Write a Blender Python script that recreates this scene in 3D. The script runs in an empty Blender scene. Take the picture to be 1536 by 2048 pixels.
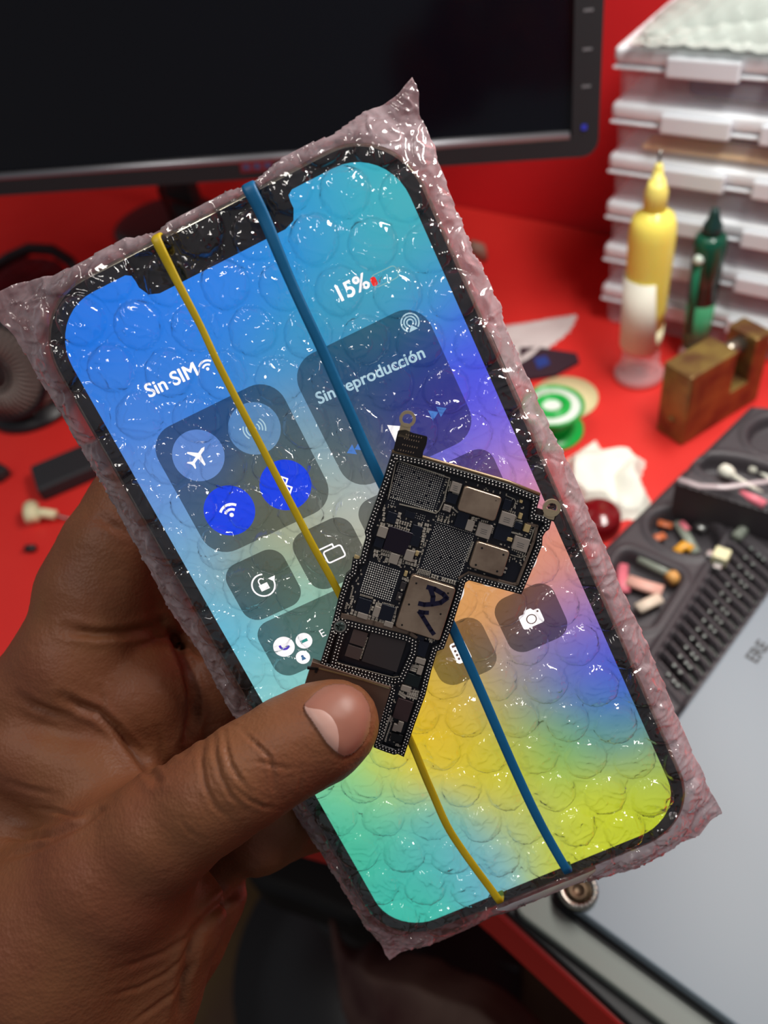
import bpy, bmesh, math, random
import numpy as np
from mathutils import Vector, Matrix, noise
random.seed(7); rng = np.random.RandomState(11)
S = bpy.context.scene
COL = S.collection
PI = math.pi

# ------------------------------------------------------------------ camera
F = 1650.0; CX, CY = 768.0, 1024.0
CAM_H = 0.320
dn = np.array([331., 1558., F]); dn /= np.linalg.norm(dn)
lf = np.array([-2768., -1159., F])
WZ = -dn
WX = -(lf - lf.dot(WZ) * WZ); WX /= np.linalg.norm(WX)
WY = np.cross(WZ, WX)
RW = np.array([WX, WY, WZ])                 # camera coords (x right, y down, z forward) -> world directions
CP = np.array([0, 0, CAM_H])
def c2w(c):                                  # millimetres in the camera frame -> metres in the world
    return CP + RW.dot(np.asarray(c, float)) * 0.001
def w2c(w):
    return RW.T.dot(np.asarray(w, float) - CP) * 1000.0
def pix(w):
    c = w2c(w); return c[0] / c[2] * F + CX, c[1] / c[2] * F + CY
def ray(px, py):
    d = RW.dot(np.array([px - CX, py - CY, F])); return d / np.linalg.norm(d)
def D(px, py, h=0.0):                        # the point at height h seen at a pixel
    d = ray(px, py); return Vector(CP + d * ((h - CAM_H) / d[2]))
def up_to(base, px, py):                     # height of the vertical line through base that meets a pixel row
    best = min(range(0, 400), key=lambda i: abs(pix((base[0], base[1], i * .001))[1] - py))
    return best * .001
cam = bpy.data.cameras.new('camera'); co = bpy.data.objects.new('camera', cam); COL.objects.link(co)
right, upv, back = RW.dot([1, 0, 0]), RW.dot([0, -1, 0]), RW.dot([0, 0, -1])
M = Matrix.Identity(4)
for i in range(3):
    M[i][0], M[i][1], M[i][2], M[i][3] = right[i], upv[i], back[i], CP[i]
co.matrix_world = M
cam.sensor_fit = 'VERTICAL'; cam.sensor_height = 36; cam.lens = F / 2048 * 36
cam.clip_start = 0.005; cam.clip_end = 20
cam.dof.use_dof = True; cam.dof.focus_distance = 0.166; cam.dof.aperture_fstop = cam.lens / 2.1
S.camera = co

# ------------------------------------------------------------------ light and exposure
S.view_settings.view_transform = 'Standard'; S.view_settings.look = 'None'
S.view_settings.exposure = 0.0; S.view_settings.gamma = 1.0; S.view_settings.use_curve_mapping = False
S.cycles.transparent_max_bounces = 24; S.cycles.max_bounces = 7; S.cycles.sample_clamp_indirect = 4.0
S.cycles.caustics_reflective = False; S.cycles.caustics_refractive = False
W = bpy.data.worlds.new('room'); S.world = W; W.use_nodes = True
W.node_tree.nodes['Background'].inputs[0].default_value = (.92, .93, 1, 1)
W.node_tree.nodes['Background'].inputs[1].default_value = 0.15
def area(name, loc, target, sx, sy, power, color):
    l = bpy.data.lights.new(name, 'AREA'); l.shape = 'RECTANGLE'; l.size = sx; l.size_y = sy
    l.energy = power; l.color = color
    o = bpy.data.objects.new(name, l); COL.objects.link(o); o.location = loc
    o.rotation_euler = (Vector(target) - Vector(loc)).to_track_quat('-Z', 'Y').to_euler()
    return o
area('desk_light', (-0.01, 0.345, 0.43), (-0.07, 0.31, 0.0), .30, .08, 2.3, (1, .97, .92))
area('fill_light', (-0.35, -0.45, 1.7), (0, .1, 0), 1.0, .16, 8.5, (1, .95, .88))  # added unseen fill above the viewer: lifts the hand, sparkles the film

# ------------------------------------------------------------------ materials
def lin(c):
    return tuple(((v / 255) / 12.92 if v / 255 <= .04045 else ((v / 255 + .055) / 1.055) ** 2.4) for v in c)
def mat(name, rgb, rough=.5, metal=0, alpha=1, trans=0, bump=None, spec=.5, var=None, coat=0, ior=1.45, sss=0):
    m = bpy.data.materials.new(name); m.use_nodes = True
    nt = m.node_tree; b = nt.nodes['Principled BSDF']
    c = (*lin(rgb), 1)
    b.inputs['Base Color'].default_value = c
    b.inputs['Roughness'].default_value = rough; b.inputs['Metallic'].default_value = metal
    b.inputs['Alpha'].default_value = alpha; b.inputs['Transmission Weight'].default_value = trans
    b.inputs['Specular IOR Level'].default_value = spec; b.inputs['IOR'].default_value = ior
    b.inputs['Coat Weight'].default_value = coat
    if sss:
        b.inputs['Subsurface Weight'].default_value = sss
        b.inputs['Subsurface Radius'].default_value = (.003, .0012, .0006); b.inputs['Subsurface Scale'].default_value = 1
    if bump or var:
        tc = nt.nodes.new('ShaderNodeTexCoord')
    if var:                                   # (scale, second colour)
        n = nt.nodes.new('ShaderNodeTexNoise'); n.inputs['Scale'].default_value = var[0]; n.inputs['Detail'].default_value = 4
        r = nt.nodes.new('ShaderNodeMix'); r.data_type = 'RGBA'
        r.inputs[6].default_value = c; r.inputs[7].default_value = (*lin(var[1]), 1)
        mr = nt.nodes.new('ShaderNodeMapRange'); mr.inputs[1].default_value = .35; mr.inputs[2].default_value = .65
        nt.links.new(tc.outputs['Object'], n.inputs['Vector']); nt.links.new(n.outputs['Fac'], mr.inputs[0])
        nt.links.new(mr.outputs[0], r.inputs[0]); nt.links.new(r.outputs[2], b.inputs['Base Color'])
    if bump:                                  # (scale, strength, distance)
        n = nt.nodes.new('ShaderNodeTexNoise'); n.inputs['Scale'].default_value = bump[0]; n.inputs['Detail'].default_value = 5
        bp = nt.nodes.new('ShaderNodeBump'); bp.inputs['Strength'].default_value = bump[1]; bp.inputs['Distance'].default_value = bump[2]
        nt.links.new(tc.outputs['Object'], n.inputs['Vector']); nt.links.new(n.outputs['Fac'], bp.inputs['Height'])
        nt.links.new(bp.outputs[0], b.inputs['Normal'])
    return m
def film(name, milk, milkcol, rough=.1, bscale=900, bstr=.5, bdist=.0003, gloss=1.0, layers=0):
    m = bpy.data.materials.new(name); m.use_nodes = True; nt = m.node_tree; nt.nodes.clear()
    N = nt.nodes.new; L = nt.links.new
    out = N('ShaderNodeOutputMaterial'); tc = N('ShaderNodeTexCoord')
    nz = N('ShaderNodeTexNoise'); nz.noise_type = 'RIDGED_MULTIFRACTAL'; nz.inputs['Scale'].default_value = bscale; nz.inputs['Detail'].default_value = 2
    nz.inputs['Distortion'].default_value = 1.2; L(tc.outputs['Object'], nz.inputs['Vector'])
    bp = N('ShaderNodeBump'); bp.inputs['Strength'].default_value = bstr; bp.inputs['Distance'].default_value = bdist
    L(nz.outputs['Fac'], bp.inputs['Height'])
    lw = N('ShaderNodeLayerWeight'); lw.inputs['Blend'].default_value = .28
    rampc = N('ShaderNodeMix'); rampc.data_type = 'RGBA'
    rampc.inputs[6].default_value = (.98, .98, .98, 1); rampc.inputs[7].default_value = (.62, .62, .66, 1)
    L(lw.outputs['Facing'], rampc.inputs[0])
    tr = N('ShaderNodeBsdfTransparent'); L(rampc.outputs[2], tr.inputs[0])
    gl = N('ShaderNodeBsdfGlossy'); gl.inputs['Roughness'].default_value = rough; L(bp.outputs[0], gl.inputs['Normal'])
    fr = N('ShaderNodeFresnel'); fr.inputs['IOR'].default_value = 1.5; L(bp.outputs[0], fr.inputs['Normal'])
    mul = N('ShaderNodeMath'); mul.operation = 'MULTIPLY'; mul.use_clamp = True; mul.inputs[1].default_value = 1.9 * gloss
    L(fr.outputs[0], mul.inputs[0])
    m1 = N('ShaderNodeMixShader'); L(mul.outputs[0], m1.inputs[0]); L(tr.outputs[0], m1.inputs[1]); L(gl.outputs[0], m1.inputs[2])
    df = N('ShaderNodeBsdfDiffuse'); df.inputs[0].default_value = (*lin(milkcol), 1)
    tl = N('ShaderNodeBsdfTranslucent'); tl.inputs[0].default_value = (*lin(milkcol), 1)
    m2 = N('ShaderNodeMixShader'); m2.inputs[0].default_value = .35; L(df.outputs[0], m2.inputs[1]); L(tl.outputs[0], m2.inputs[2])
    m3 = N('ShaderNodeMixShader'); m3.inputs[0].default_value = milk; L(m1.outputs[0], m3.inputs[1]); L(m2.outputs[0], m3.inputs[2])
    if layers:                                # crumpled double film outside the phone is milkier
        at = N('ShaderNodeAttribute'); at.attribute_name = 'layers'
        ma = N('ShaderNodeMath'); ma.operation = 'MULTIPLY_ADD'; ma.inputs[1].default_value = layers; ma.inputs[2].default_value = milk
        n2 = N('ShaderNodeTexNoise'); n2.inputs['Scale'].default_value = 170; n2.inputs['Distortion'].default_value = 2; L(tc.outputs['Object'], n2.inputs['Vector'])
        m9 = N('ShaderNodeMapRange'); m9.inputs[1].default_value = .3; m9.inputs[2].default_value = .7; m9.inputs[3].default_value = .45; m9.inputs[4].default_value = 1.45; L(n2.outputs['Fac'], m9.inputs[0])
        mb_ = N('ShaderNodeMath'); mb_.operation = 'MULTIPLY'; L(at.outputs['Fac'], mb_.inputs[0]); L(m9.outputs[0], mb_.inputs[1])
        L(mb_.outputs[0], ma.inputs[0]); L(ma.outputs[0], m3.inputs[0])
    L(m3.outputs[0], out.inputs[0]); return m
def glow(name, rgb, s=1.0):
    m = bpy.data.materials.new(name); m.use_nodes = True; nt = m.node_tree; nt.nodes.clear()
    e = nt.nodes.new('ShaderNodeEmission'); e.inputs[0].default_value = (*lin(rgb), 1); e.inputs[1].default_value = s
    o = nt.nodes.new('ShaderNodeOutputMaterial'); nt.links.new(e.outputs[0], o.inputs[0]); return m
def display_mat(name, s):
    m = bpy.data.materials.new(name); m.use_nodes = True; nt = m.node_tree; nt.nodes.clear()
    a = nt.nodes.new('ShaderNodeVertexColor'); a.layer_name = 'pic'
    e = nt.nodes.new('ShaderNodeEmission'); e.inputs[1].default_value = s; nt.links.new(a.outputs[0], e.inputs[0])
    o = nt.nodes.new('ShaderNodeOutputMaterial'); nt.links.new(e.outputs[0], o.inputs[0]); return m

# ------------------------------------------------------------------ object helpers
def link(o, parent=None):
    COL.objects.link(o)
    if parent: o.parent = parent
    return o
def mesh(name, verts, faces, m=None, parent=None, smooth=False):
    me = bpy.data.meshes.new(name); me.from_pydata([tuple(v) for v in verts], [], [tuple(f) for f in faces])
    me.validate(); me.update()
    if m: me.materials.append(m)
    if smooth: me.polygons.foreach_set('use_smooth', [True] * len(me.polygons))
    return link(bpy.data.objects.new(name, me), parent)
def frombm(name, bm, m=None, parent=None, smooth=False):
    bmesh.ops.recalc_face_normals(bm, faces=bm.faces)
    me = bpy.data.meshes.new(name); bm.to_mesh(me); bm.free()
    if m: me.materials.append(m)
    if smooth: me.polygons.foreach_set('use_smooth', [True] * len(me.polygons))
    return link(bpy.data.objects.new(name, me), parent)
def tag(o, label=None, cat=None, group=None, kind=None):
    if label: o['label'] = label
    if cat: o['category'] = cat
    if group: o['group'] = group
    if kind: o['kind'] = kind
    return o
def thing(name, label, cat, loc=(0, 0, 0), rz=0, group=None, mw=None):
    o = bpy.data.objects.new(name, None); COL.objects.link(o); o.empty_display_size = .01
    if mw is not None: o.matrix_world = mw
    else: o.location = loc; o.rotation_euler = (0, 0, rz)
    return tag(o, label, cat, group)
def bbox(bm, x0, x1, y0, y1, z0, z1, bev=0, seg=2, mtx=None):
    r = bmesh.ops.create_cube(bm, size=1)
    vs = r['verts']
    for v in vs: v.co = Vector((x0 + (v.co.x + .5) * (x1 - x0), y0 + (v.co.y + .5) * (y1 - y0), z0 + (v.co.z + .5) * (z1 - z0)))
    if bev:
        es = list({e for v in vs for e in v.link_edges})
        r2 = bmesh.ops.bevel(bm, geom=es, offset=bev, segments=seg, affect='EDGES', profile=.5)
        vs = list({v for f in r2['faces'] for v in f.verts} | {v for v in vs if v.is_valid})
    if mtx is not None: bmesh.ops.transform(bm, matrix=mtx, verts=vs)
    return vs
def box(name, x0, x1, y0, y1, z0, z1, m, parent=None, bev=0, seg=2):
    bm = bmesh.new(); bbox(bm, x0, x1, y0, y1, z0, z1, bev, seg)
    return frombm(name, bm, m, parent)
def lathe(name, prof, m, parent=None, n=40, smooth=True, at=(0, 0, 0)):
    vs, fs = [], []
    for r, z in prof:
        for k in range(n): vs.append((at[0] + r * math.cos(2 * PI * k / n), at[1] + r * math.sin(2 * PI * k / n), at[2] + z))
    for i in range(len(prof) - 1):
        for k in range(n):
            fs.append((i * n + k, i * n + (k + 1) % n, (i + 1) * n + (k + 1) % n, (i + 1) * n + k))
    if prof[0][0] > 1e-6: fs.append(tuple(range(n))[::-1])
    if prof[-1][0] > 1e-6: fs.append(tuple((len(prof) - 1) * n + k for k in range(n)))
    return mesh(name, vs, fs, m, parent, smooth)
def tube_geo(pts, r, n=8, flat=1.0, upd=None, cap=True):
    pts = [Vector(p) for p in pts]; vs, fs = [], []
    u = None
    for i, p in enumerate(pts):
        t = (pts[min(i + 1, len(pts) - 1)] - pts[max(i - 1, 0)]).normalized()
        if upd is not None: b = Vector(upd)
        else: b = u if u is not None else (Vector((0, 0, 1)) if abs(t.z) < .9 else Vector((1, 0, 0)))
        s = t.cross(b).normalized(); b = s.cross(t).normalized(); u = b
        rr = r[i] if hasattr(r, '__len__') else r
        for k in range(n):
            a = 2 * PI * k / n; vs.append(p + s * math.cos(a) * rr + b * math.sin(a) * rr * flat)
    for i in range(len(pts) - 1):
        for k in range(n): fs.append((i * n + k, i * n + (k + 1) % n, (i + 1) * n + (k + 1) % n, (i + 1) * n + k))
    if cap:
        fs.append(tuple(range(n))[::-1]); fs.append(tuple((len(pts) - 1) * n + k for k in range(n)))
    return vs, fs
def tube(name, pts, r, m, parent=None, n=8, flat=1.0, upd=None):
    vs, fs = tube_geo(pts, r, n, flat, upd); return mesh(name, vs, fs, m, parent, True)
def prism(name, poly, z0, z1, m, parent=None, bev=0):
    bm = bmesh.new()
    vs = [bm.verts.new((p[0], p[1], z0)) for p in poly]
    f = bm.faces.new(vs)
    r = bmesh.ops.extrude_face_region(bm, geom=[f])
    nv = [g for g in r['geom'] if isinstance(g, bmesh.types.BMVert)]
    bmesh.ops.translate(bm, vec=(0, 0, z1 - z0), verts=nv)
    if bev:
        es = [e for e in bm.edges if all(abs(v.co.z - z1) < 1e-7 for v in e.verts)]
        bmesh.ops.bevel(bm, geom=es, offset=bev, segments=3, affect='EDGES', profile=.5)
    return frombm(name, bm, m, parent)
def rpoly(w, h, r, n=8, cx=0, cy=0):
    out = []
    for sx, sy, a0 in ((1, 1, 0), (-1, 1, 90), (-1, -1, 180), (1, -1, 270)):
        for k in range(n + 1):
            a = math.radians(a0 + 90 * k / n)
            out.append((cx + sx * (w / 2 - r) + r * math.cos(a), cy + sy * (h / 2 - r) + r * math.sin(a)))
    return out
def roundpoly(pts, r, n=5):                   # rounds each corner of a polygon
    out = []; P = [Vector((p[0], p[1])) for p in pts]; N_ = len(P)
    rr = r if hasattr(r, '__len__') else [r] * N_
    for i in range(N_):
        a, b, c = P[i - 1], P[i], P[(i + 1) % N_]
        d1 = min(rr[i], (a - b).length * .45); d2 = min(rr[i], (c - b).length * .45)
        p, q = b + (a - b).normalized() * d1, b + (c - b).normalized() * d2
        for k in range(n + 1):
            t = k / n; out.append(tuple((1 - t) ** 2 * p + 2 * t * (1 - t) * b + t * t * q))
    return out

# ------------------------------------------------------------------ room and desk
RED = mat('red_paint', (214, 38, 42), .55, bump=(60, .15, .001))
REDD = mat('red_mat', (216, 50, 44), .42, bump=(350, .2, .0003), var=(14, (210, 44, 40)))
WALLY = .53
tag(box('wall_back', -2.4, 2.4, WALLY, WALLY + .05, -.8, 1.4, RED), kind='structure')
tag(box('floor', -2, 2, -1.6, WALLY + .05, -.80, -.75, mat('dark_floor', (92, 72, 34), .7, bump=(20, .2, .01), var=(5, (70, 46, 36)))), kind='structure')
e1, e2, e3, e4 = D(976, 1812), D(1240, 2052), D(880, 1730), D(430, 1610)
d12 = (e2 - e1).normalized()
far = e2 + d12 * .5; left = e4 + (e4 - e3).normalized() * 1.2
desk = prism('workbench_top', [(p.x, p.y) for p in (far, e1, e3, e4, left)] + [(left.x, WALLY - .0005), (1.3, WALLY - .0005), (1.3, far.y)], -.036, 0, REDD, bev=.002)
tag(desk, 'red painted workbench top under all the tools', 'workbench')

# ------------------------------------------------------------------ monitor
BLK = mat('monitor_plastic', (38, 38, 40), .38, bump=(900, .15, .0002)); SCR = mat('dark_screen', (8, 9, 17), .12, spec=.5)
dr_ = ray(1196, 312); pr = Vector(CP + dr_ * (.37 / dr_[1])); hb = pr.z
# bottom edge of the bezel: two points on the plane at height hb
pl = D(0, 392, hb)
dx = (pr - pl).normalized(); ang = math.atan2(dx.y, dx.x)
t = thing('computer_monitor', 'large switched-off black computer monitor in front of the red wall', 'monitor', (pr.x, pr.y, hb), ang)
MW, MH = .53, .32
tilt = Matrix.Rotation(math.radians(-6), 4, 'X')
def mbox(name, x0, x1, y0, y1, z0, z1, m, bev=0, par=None):
    bm = bmesh.new(); bbox(bm, x0, x1, y0, y1, z0, z1, bev, 3); bmesh.ops.transform(bm, matrix=tilt, verts=bm.verts)
    return frombm(name, bm, m, par or t)
bm = bmesh.new()
bw, bb = .0125, .0092
outer = rpoly(MW, MH, .008, 6, -MW / 2, MH / 2); inner = rpoly(MW - 2 * bw, MH - bw - bb, .001, 6, -MW / 2, MH / 2 + (bb - bw) / 2)
n_ = len(outer)
vo = [bm.verts.new((x, 0, z)) for x, z in outer]; vi = [bm.verts.new((x, 0, z)) for x, z in inner]
vj = [bm.verts.new((x, .0035, z)) for x, z in inner]; vb = [bm.verts.new((x, .028, z)) for x, z in outer]
for k in range(n_):
    j = (k + 1) % n_
    bm.faces.new((vo[k], vo[j], vi[j], vi[k])); bm.faces.new((vi[k], vi[j], vj[j], vj[k])); bm.faces.new((vb[k], vb[j], vo[j], vo[k]))
bm.faces.new(vb)
bmesh.ops.transform(bm, matrix=tilt, verts=bm.verts); frombm('bezel', bm, BLK, t)
mbox('screen_panel', -MW + bw - .001, -bw + .001, .0034, .006, bb - .001, MH - bw + .001, SCR)
bm = bmesh.new(); vsr, fsr = tube_geo([(-MW + bw, .0018, bb + .0006), (-bw - .001, .0018, bb + .0006)], .0022, 10)
q = mesh('chamfer_strip', [tilt @ Vector(v) for v in vsr], fsr, mat('chamfer_sheen', (150, 150, 155), .32, metal=.8), t, True); bm.free()  # black bezel chamfer; pale grey paints the bright reflection along it
for k in range(5):
    mbox('button_mark', -.0085, -.0045, -.0002, .0001, .031 + k * .0153, .0320 + k * .0153, mat('button_print', (105, 105, 108), .5))
mbox('power_button', -.0082, -.0056, -.0004, .0001, .0125, .0150, glow('power_led', (70, 70, 190), .6), .0006)
lx = -(pr - D(512, 348, hb + .006)).length
mbox('emblem', lx - .011, lx + .008, -.0003, .0001, .0035, .0095, mat('emblem_print', (120, 40, 45), .4), .0005)
for k in range(3): mbox('emblem_bar', lx - .009 + k * .006, lx - .0055 + k * .006, -.0006, 0, .0052, .0078, mat('emblem_letter', (70, 75, 110), .4))
sb = thing('monitor_stand', 'black monitor stand neck and base behind the hanging cable', 'stand', (0, 0, 0))
sp = D(300, 470); sx = sp.x + .0; sy = sp.y + .02
lathe('base', [(.045, 0), (.045, .004), (.036, .007), (.02, .008)], BLK, sb, 48, True, (sx, sy, 0))
box('neck', sx - .02, sx + .02, sy + .02, sy + .032, .010, hb + .02, BLK, sb, .003)
c0 = D(322, 385, .06); c1 = D(345, 432, .02); c2 = D(330, 470, .003); c3 = D(280, 480, .003)
tag(tube('power_cable', [c0 + Vector((0, .01, .03)), c0, c1, D(356, 470, .004), D(380, 520, .003), D(400, 600, .003)], .0024, BLK), 'thin black cable hanging below the monitor', 'cable')

# ------------------------------------------------------------------ stacked clear boxes
PLA = mat('frosted_clear_plastic', (236, 236, 244), .28, alpha=.27, spec=.6)
PLR = mat('frosted_rim_plastic', (240, 245, 250), .25, alpha=.93, spec=.7)
b0 = D(1190, 650); bx, by = b0.x, max(b0.y, D(1386, 712).y + .011); zt = up_to(b0, 1212, 98)
LAT = mat('latch_plastic', (228, 234, 240), .25, alpha=.9, spec=.7); NB = 6; bh = zt / NB; BWD, BDP = .20, min(.125, WALLY - by - .004)
names = ['topmost clear plastic case of the stack, under the bubble wrap roll', 'clear plastic case holding a dark item, second from the top', 'clear plastic case third from the top of the stack',
         'clear plastic case level with the yellow bottle shoulder', 'clear plastic case second from the bottom of the stack', 'bottom clear plastic case standing on the red bench']
for k in range(NB):
    z = zt - (k + 1) * bh
    t = thing('storage_case', names[k], 'storage box', (bx, by, z), group='clear cases stacked by the wall')
    off = random.uniform(-.001, .001)
    bm = bmesh.new()
    po = rpoly(BWD - .004, BDP - .004, .006, 5, BWD / 2, BDP / 2)
    a = [bm.verts.new((x, y, .0005)) for x, y in rpoly(BWD - .006, BDP - .006, .006, 5, BWD / 2, BDP / 2)]; b = [bm.verts.new((x, y, bh * .62)) for x, y in po]
    bm.faces.new(a[::-1])
    for i in range(len(a)): j = (i + 1) % len(a); bm.faces.new((a[i], a[j], b[j], b[i]))
    frombm('body', bm, PLA, t)
    box('rim', .0003, BWD - .0003, .0003, BDP - .0003, bh * .585, bh * .655, PLR, t, .0012)
    box('lid', .0005, BWD - .0005, .0005, BDP - .0005, bh * .675, bh * .985, PLR, t, .003, 3)
    for lx_ in (.030, .080, .15):
        box('latch', lx_ + off, lx_ + .036 + off, -.0034, .0004, bh * .56, bh * .92, LAT, t, .0012)
# contents
def inbox(k): return zt - (k + 1) * bh
tag(box('parts_pouch', bx + .036, bx + .17, by + .008, by + .085, inbox(0) + bh * .06, inbox(0) + bh * .47, mat('slate_pouch', (30, 50, 92), .6), None, .006, 3), 'dark slate pouch lying inside the topmost clear case', 'pouch')
tag(box('parts_tin', bx + .050, bx + .17, by + .02, by + .085, inbox(1) + bh * .13, inbox(1) + bh * .47, mat('navy_tin', (34, 44, 84), .5), None, .004, 3), 'navy dark block inside the second clear case above the wooden slat', 'tin')
tag(box('wooden_slat', bx + .018, bx + .18, by + .004, by + .018, inbox(1) + bh * .10, inbox(1) + bh * .20, mat('pale_wood', (250, 212, 150), .5), None, .001), 'pale wooden slat inside the second clear case', 'slat')
# bubble roll on top
t = thing('bubble_wrap_roll', 'folded clear bubble wrap lying on top of the stacked cases', 'bubble wrap', (bx, by, zt))
FB = film('loose_bubble_film', .62, (225, 235, 228), .15, 260, .7, .002)
nx, ny = 90, 50
def fold(zb, amp, x0, x1, y0, y1, ht, nm):
    vs, fs = [], []
    for j in range(ny):
        for i in range(nx):
            u, v = i / (nx - 1), j / (ny - 1)
            x = x0 + (x1 - x0) * u; y = y0 + (y1 - y0) * v
            e = min(1, u * 3.2) ** .8 * min(1, v * 5, (1 - v) * 5) ** .6
            cell = max(0, math.sin(x * 620 + (j % 2)) * math.sin(y * 620)) * amp
            vs.append((x, y, zb + ht * e + cell + noise.noise((x * 60, y * 60, ht * 50)) * .0012))
    for j in range(ny - 1):
        for i in range(nx - 1): a = j * nx + i; fs.append((a, a + 1, a + nx + 1, a + nx))
    return mesh(nm, vs, fs, FB, t, True)
fold(.003, .0016, .010, .20, -.004, .088, .009, 'lower_layer'); fold(.005, .0018, .012, .20, .002, .090, .028, 'upper_layer')
fold(.004, .0018, .014, .20, -.002, .088, .018, 'middle_layer')
t = thing('crumpled_black_bag', 'black crumpled plastic thing on the bubble wrap at the top right corner', 'bag', (bx + .100, by + .03, zt + .032))
bm = bmesh.new(); bmesh.ops.create_icosphere(bm, subdivisions=4, radius=1)
for v in bm.verts:
    k = 1 + .35 * noise.noise(v.co * 2.2) + .15 * noise.noise(v.co * 6); v.co = Vector((v.co.x * .034 * k + .010, v.co.y * .03 * k, max(0, v.co.z * .018 * k + .012)))
frombm('bag', bm, mat('black_polythene', (30, 26, 30), .3), t, True)

# ------------------------------------------------------------------ yellow needle bottle
p = D(1277, 752); sc = 1.0
hL0 = up_to(p, 0, 690); hT = up_to(p, 0, 418); hN = up_to(p, 0, 350); hX = up_to(p, 0, 302)
dist = w2c(p + Vector((0, 0, .06)))[2]
rb = 46 * dist / F * .001 * .97
t = thing('needle_bottle', 'yellow flux bottle with white label and steel needle tip', 'bottle', p)
CLR = mat('clear_plastic', (240, 225, 228), .12, alpha=.35, spec=.7)
lathe('foot', [(rb * 1.16, 0), (rb * 1.2, .003), (rb * 1.1, .006), (rb * .9, .008), (rb * .88, hL0), (rb * .9, hL0 + .002)], CLR, t)
YEL = mat('yellow_flux', (240, 226, 104), .22, sss=.2, spec=.5)
hy = up_to(p, 0, 610)
lathe('liquid_body', [(rb * .9, hy - .012), (rb * .93, hy), (rb * .97, (hy + hT) / 2), (rb, hT - .014), (rb * .96, hT - .008), (rb * .82, hT - .003), (rb * .5, hT), (rb * .3, hT + .002)], YEL, t)
lathe('lower_body', [(rb * .9, hL0 + .001), (rb * .92, hy - .012), (rb * .9, hy - .0125), (.001, hy - .013)], mat('cloudy_plastic', (215, 205, 170), .3), t)
# label wraps part of the way round, towards the viewer
yaw = math.atan2(-p.y, -p.x) 
vs, fs = [], []; n1 = 24
la = [(hL0 + .002, yaw - 1.9, yaw + .75), (up_to(p, 0, 545), yaw - 1.9, yaw + .35)]
for i in range(n1 + 1):
    for (h_, a0, a1) in la:
        a = a0 + (a1 - a0) * i / n1; rr = rb * (.955 if h_ < hy else .985) + .0005; vs.append((rr * math.cos(a), rr * math.sin(a), h_))
for i in range(n1): fs.append((2 * i, 2 * i + 2, 2 * i + 3, 2 * i + 1))
lb = mesh('label', vs, fs, mat('paper_label', (226, 224, 208), .6), t, True)
so = lb.modifiers.new('thick', 'SOLIDIFY'); so.thickness = .0003; so.offset = 1
lathe('nozzle', [(rb * .48, hT - .001), (rb * .48, hT + .010), (rb * .40, hT + .012), (rb * .30, hT + .016), (rb * .24, hN - .004), (rb * .18, hN + .004), (rb * .10, hN + .006)], mat('yellow_cap', (226, 212, 110), .35), t, 24)
tube('needle', [(0, 0, hN), (0, 0, hX)], .0008, mat('needle_steel', (150, 150, 145), .25, metal=1), t)
# ------------------------------------------------------------------ green tube
p = D(1386, 712); dist = w2c(p + Vector((0, 0, .05)))[2]; rg = 32 * dist / F * .001
h1 = up_to(p, 0, 600); h2 = up_to(p, 0, 475); h3 = up_to(p, 0, 448); h4 = up_to(p, 0, 415)
t = thing('green_tube', 'slim dark green tube standing beside the yellow bottle', 'tube', p)
lathe('foot', [(rg * .95, 0), (rg * .95, .004), (rg * .8, .005), (rg * .8, .008)], mat('pinkish_foot', (225, 190, 190), .3, alpha=.7), t)
lathe('lower_barrel', [(rg * .80, .008), (rg * .88, h1)], mat('green_clear', (70, 165, 115), .2, alpha=.75), t)
lathe('upper_barrel', [(rg * .89, h1), (rg * .98, h2 - .004), (rg * .9, h2), (rg * .7, h2 + .002)], mat('green_liquid', (16, 74, 56), .2), t)
lathe('cap', [(rg * .62, h2), (rg * .56, h3), (rg * .38, h3 + .003), (rg * .30, h4 - .003), (rg * .22, h4), (0.0001, h4 + .0005)], mat('dark_cap', (18, 50, 48), .35), t, 24)
vs, fs = [], []
for i in range(9):
    a = yaw - .95 + .55 * i / 8
    for h_ in (.020, h2 - .012): rr = rg * (.86 if h_ < .03 else .955) + .0004; vs.append((rr * math.cos(a), rr * math.sin(a), h_))
for i in range(8): fs.append((2 * i, 2 * i + 2, 2 * i + 3, 2 * i + 1))
lb = mesh('label_strip', vs, fs, mat('green_label', (20, 110, 80), .5), t, True); so = lb.modifiers.new('t', 'SOLIDIFY'); so.thickness = .0002
bm = bmesh.new(); bmesh.ops.create_uvsphere(bm, u_segments=16, v_segments=8, radius=.0028)
bmesh.ops.translate(bm, vec=(rg * .97 * math.cos(yaw - .62), rg * .97 * math.sin(yaw - .62), (h1 + h2) / 2 + .010), verts=bm.verts); frombm('label_dot', bm, mat('pale_dot', (200, 215, 205), .5), t, True)

# ------------------------------------------------------------------ brass padlock
Bp, Ep, Ap = D(1363, 893), D(1512, 800), D(1306, 862)
ax = (Ep - Bp); Lp = ax.length * 1.02; ay = (Ap - Bp); Wp = ay.length
ang = math.atan2(ax.y, ax.x); Hp = up_to(Bp, 1378, 757)
t = thing('padlock', 'old brass rectangular padlock with a steel bolt across its notch', 'padlock', Bp, ang)
BR = mat('aged_brass', (142, 118, 62), .38, metal=.45, var=(70, (104, 70, 46)), bump=(180, .3, .0006))
bm = bmesh.new(); Wp = min(Wp, .026)
bbox(bm, 0, Lp * .57, 0, Wp, 0, Hp, .0012); bbox(bm, Lp * .54, Lp * .84, .0002, Wp - .0002, 0, Hp * .40, .0010); bbox(bm, Lp * .80, Lp, 0, Wp, 0, Hp, .0012)
frombm('body', bm, BR, t)
tube('bolt', [(Lp * .55, Wp / 2, Hp * .84), (Lp * .82, Wp / 2, Hp * .84)], Wp * .24, mat('bolt_steel', (150, 142, 130), .3, metal=.9), t, 20)
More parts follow.
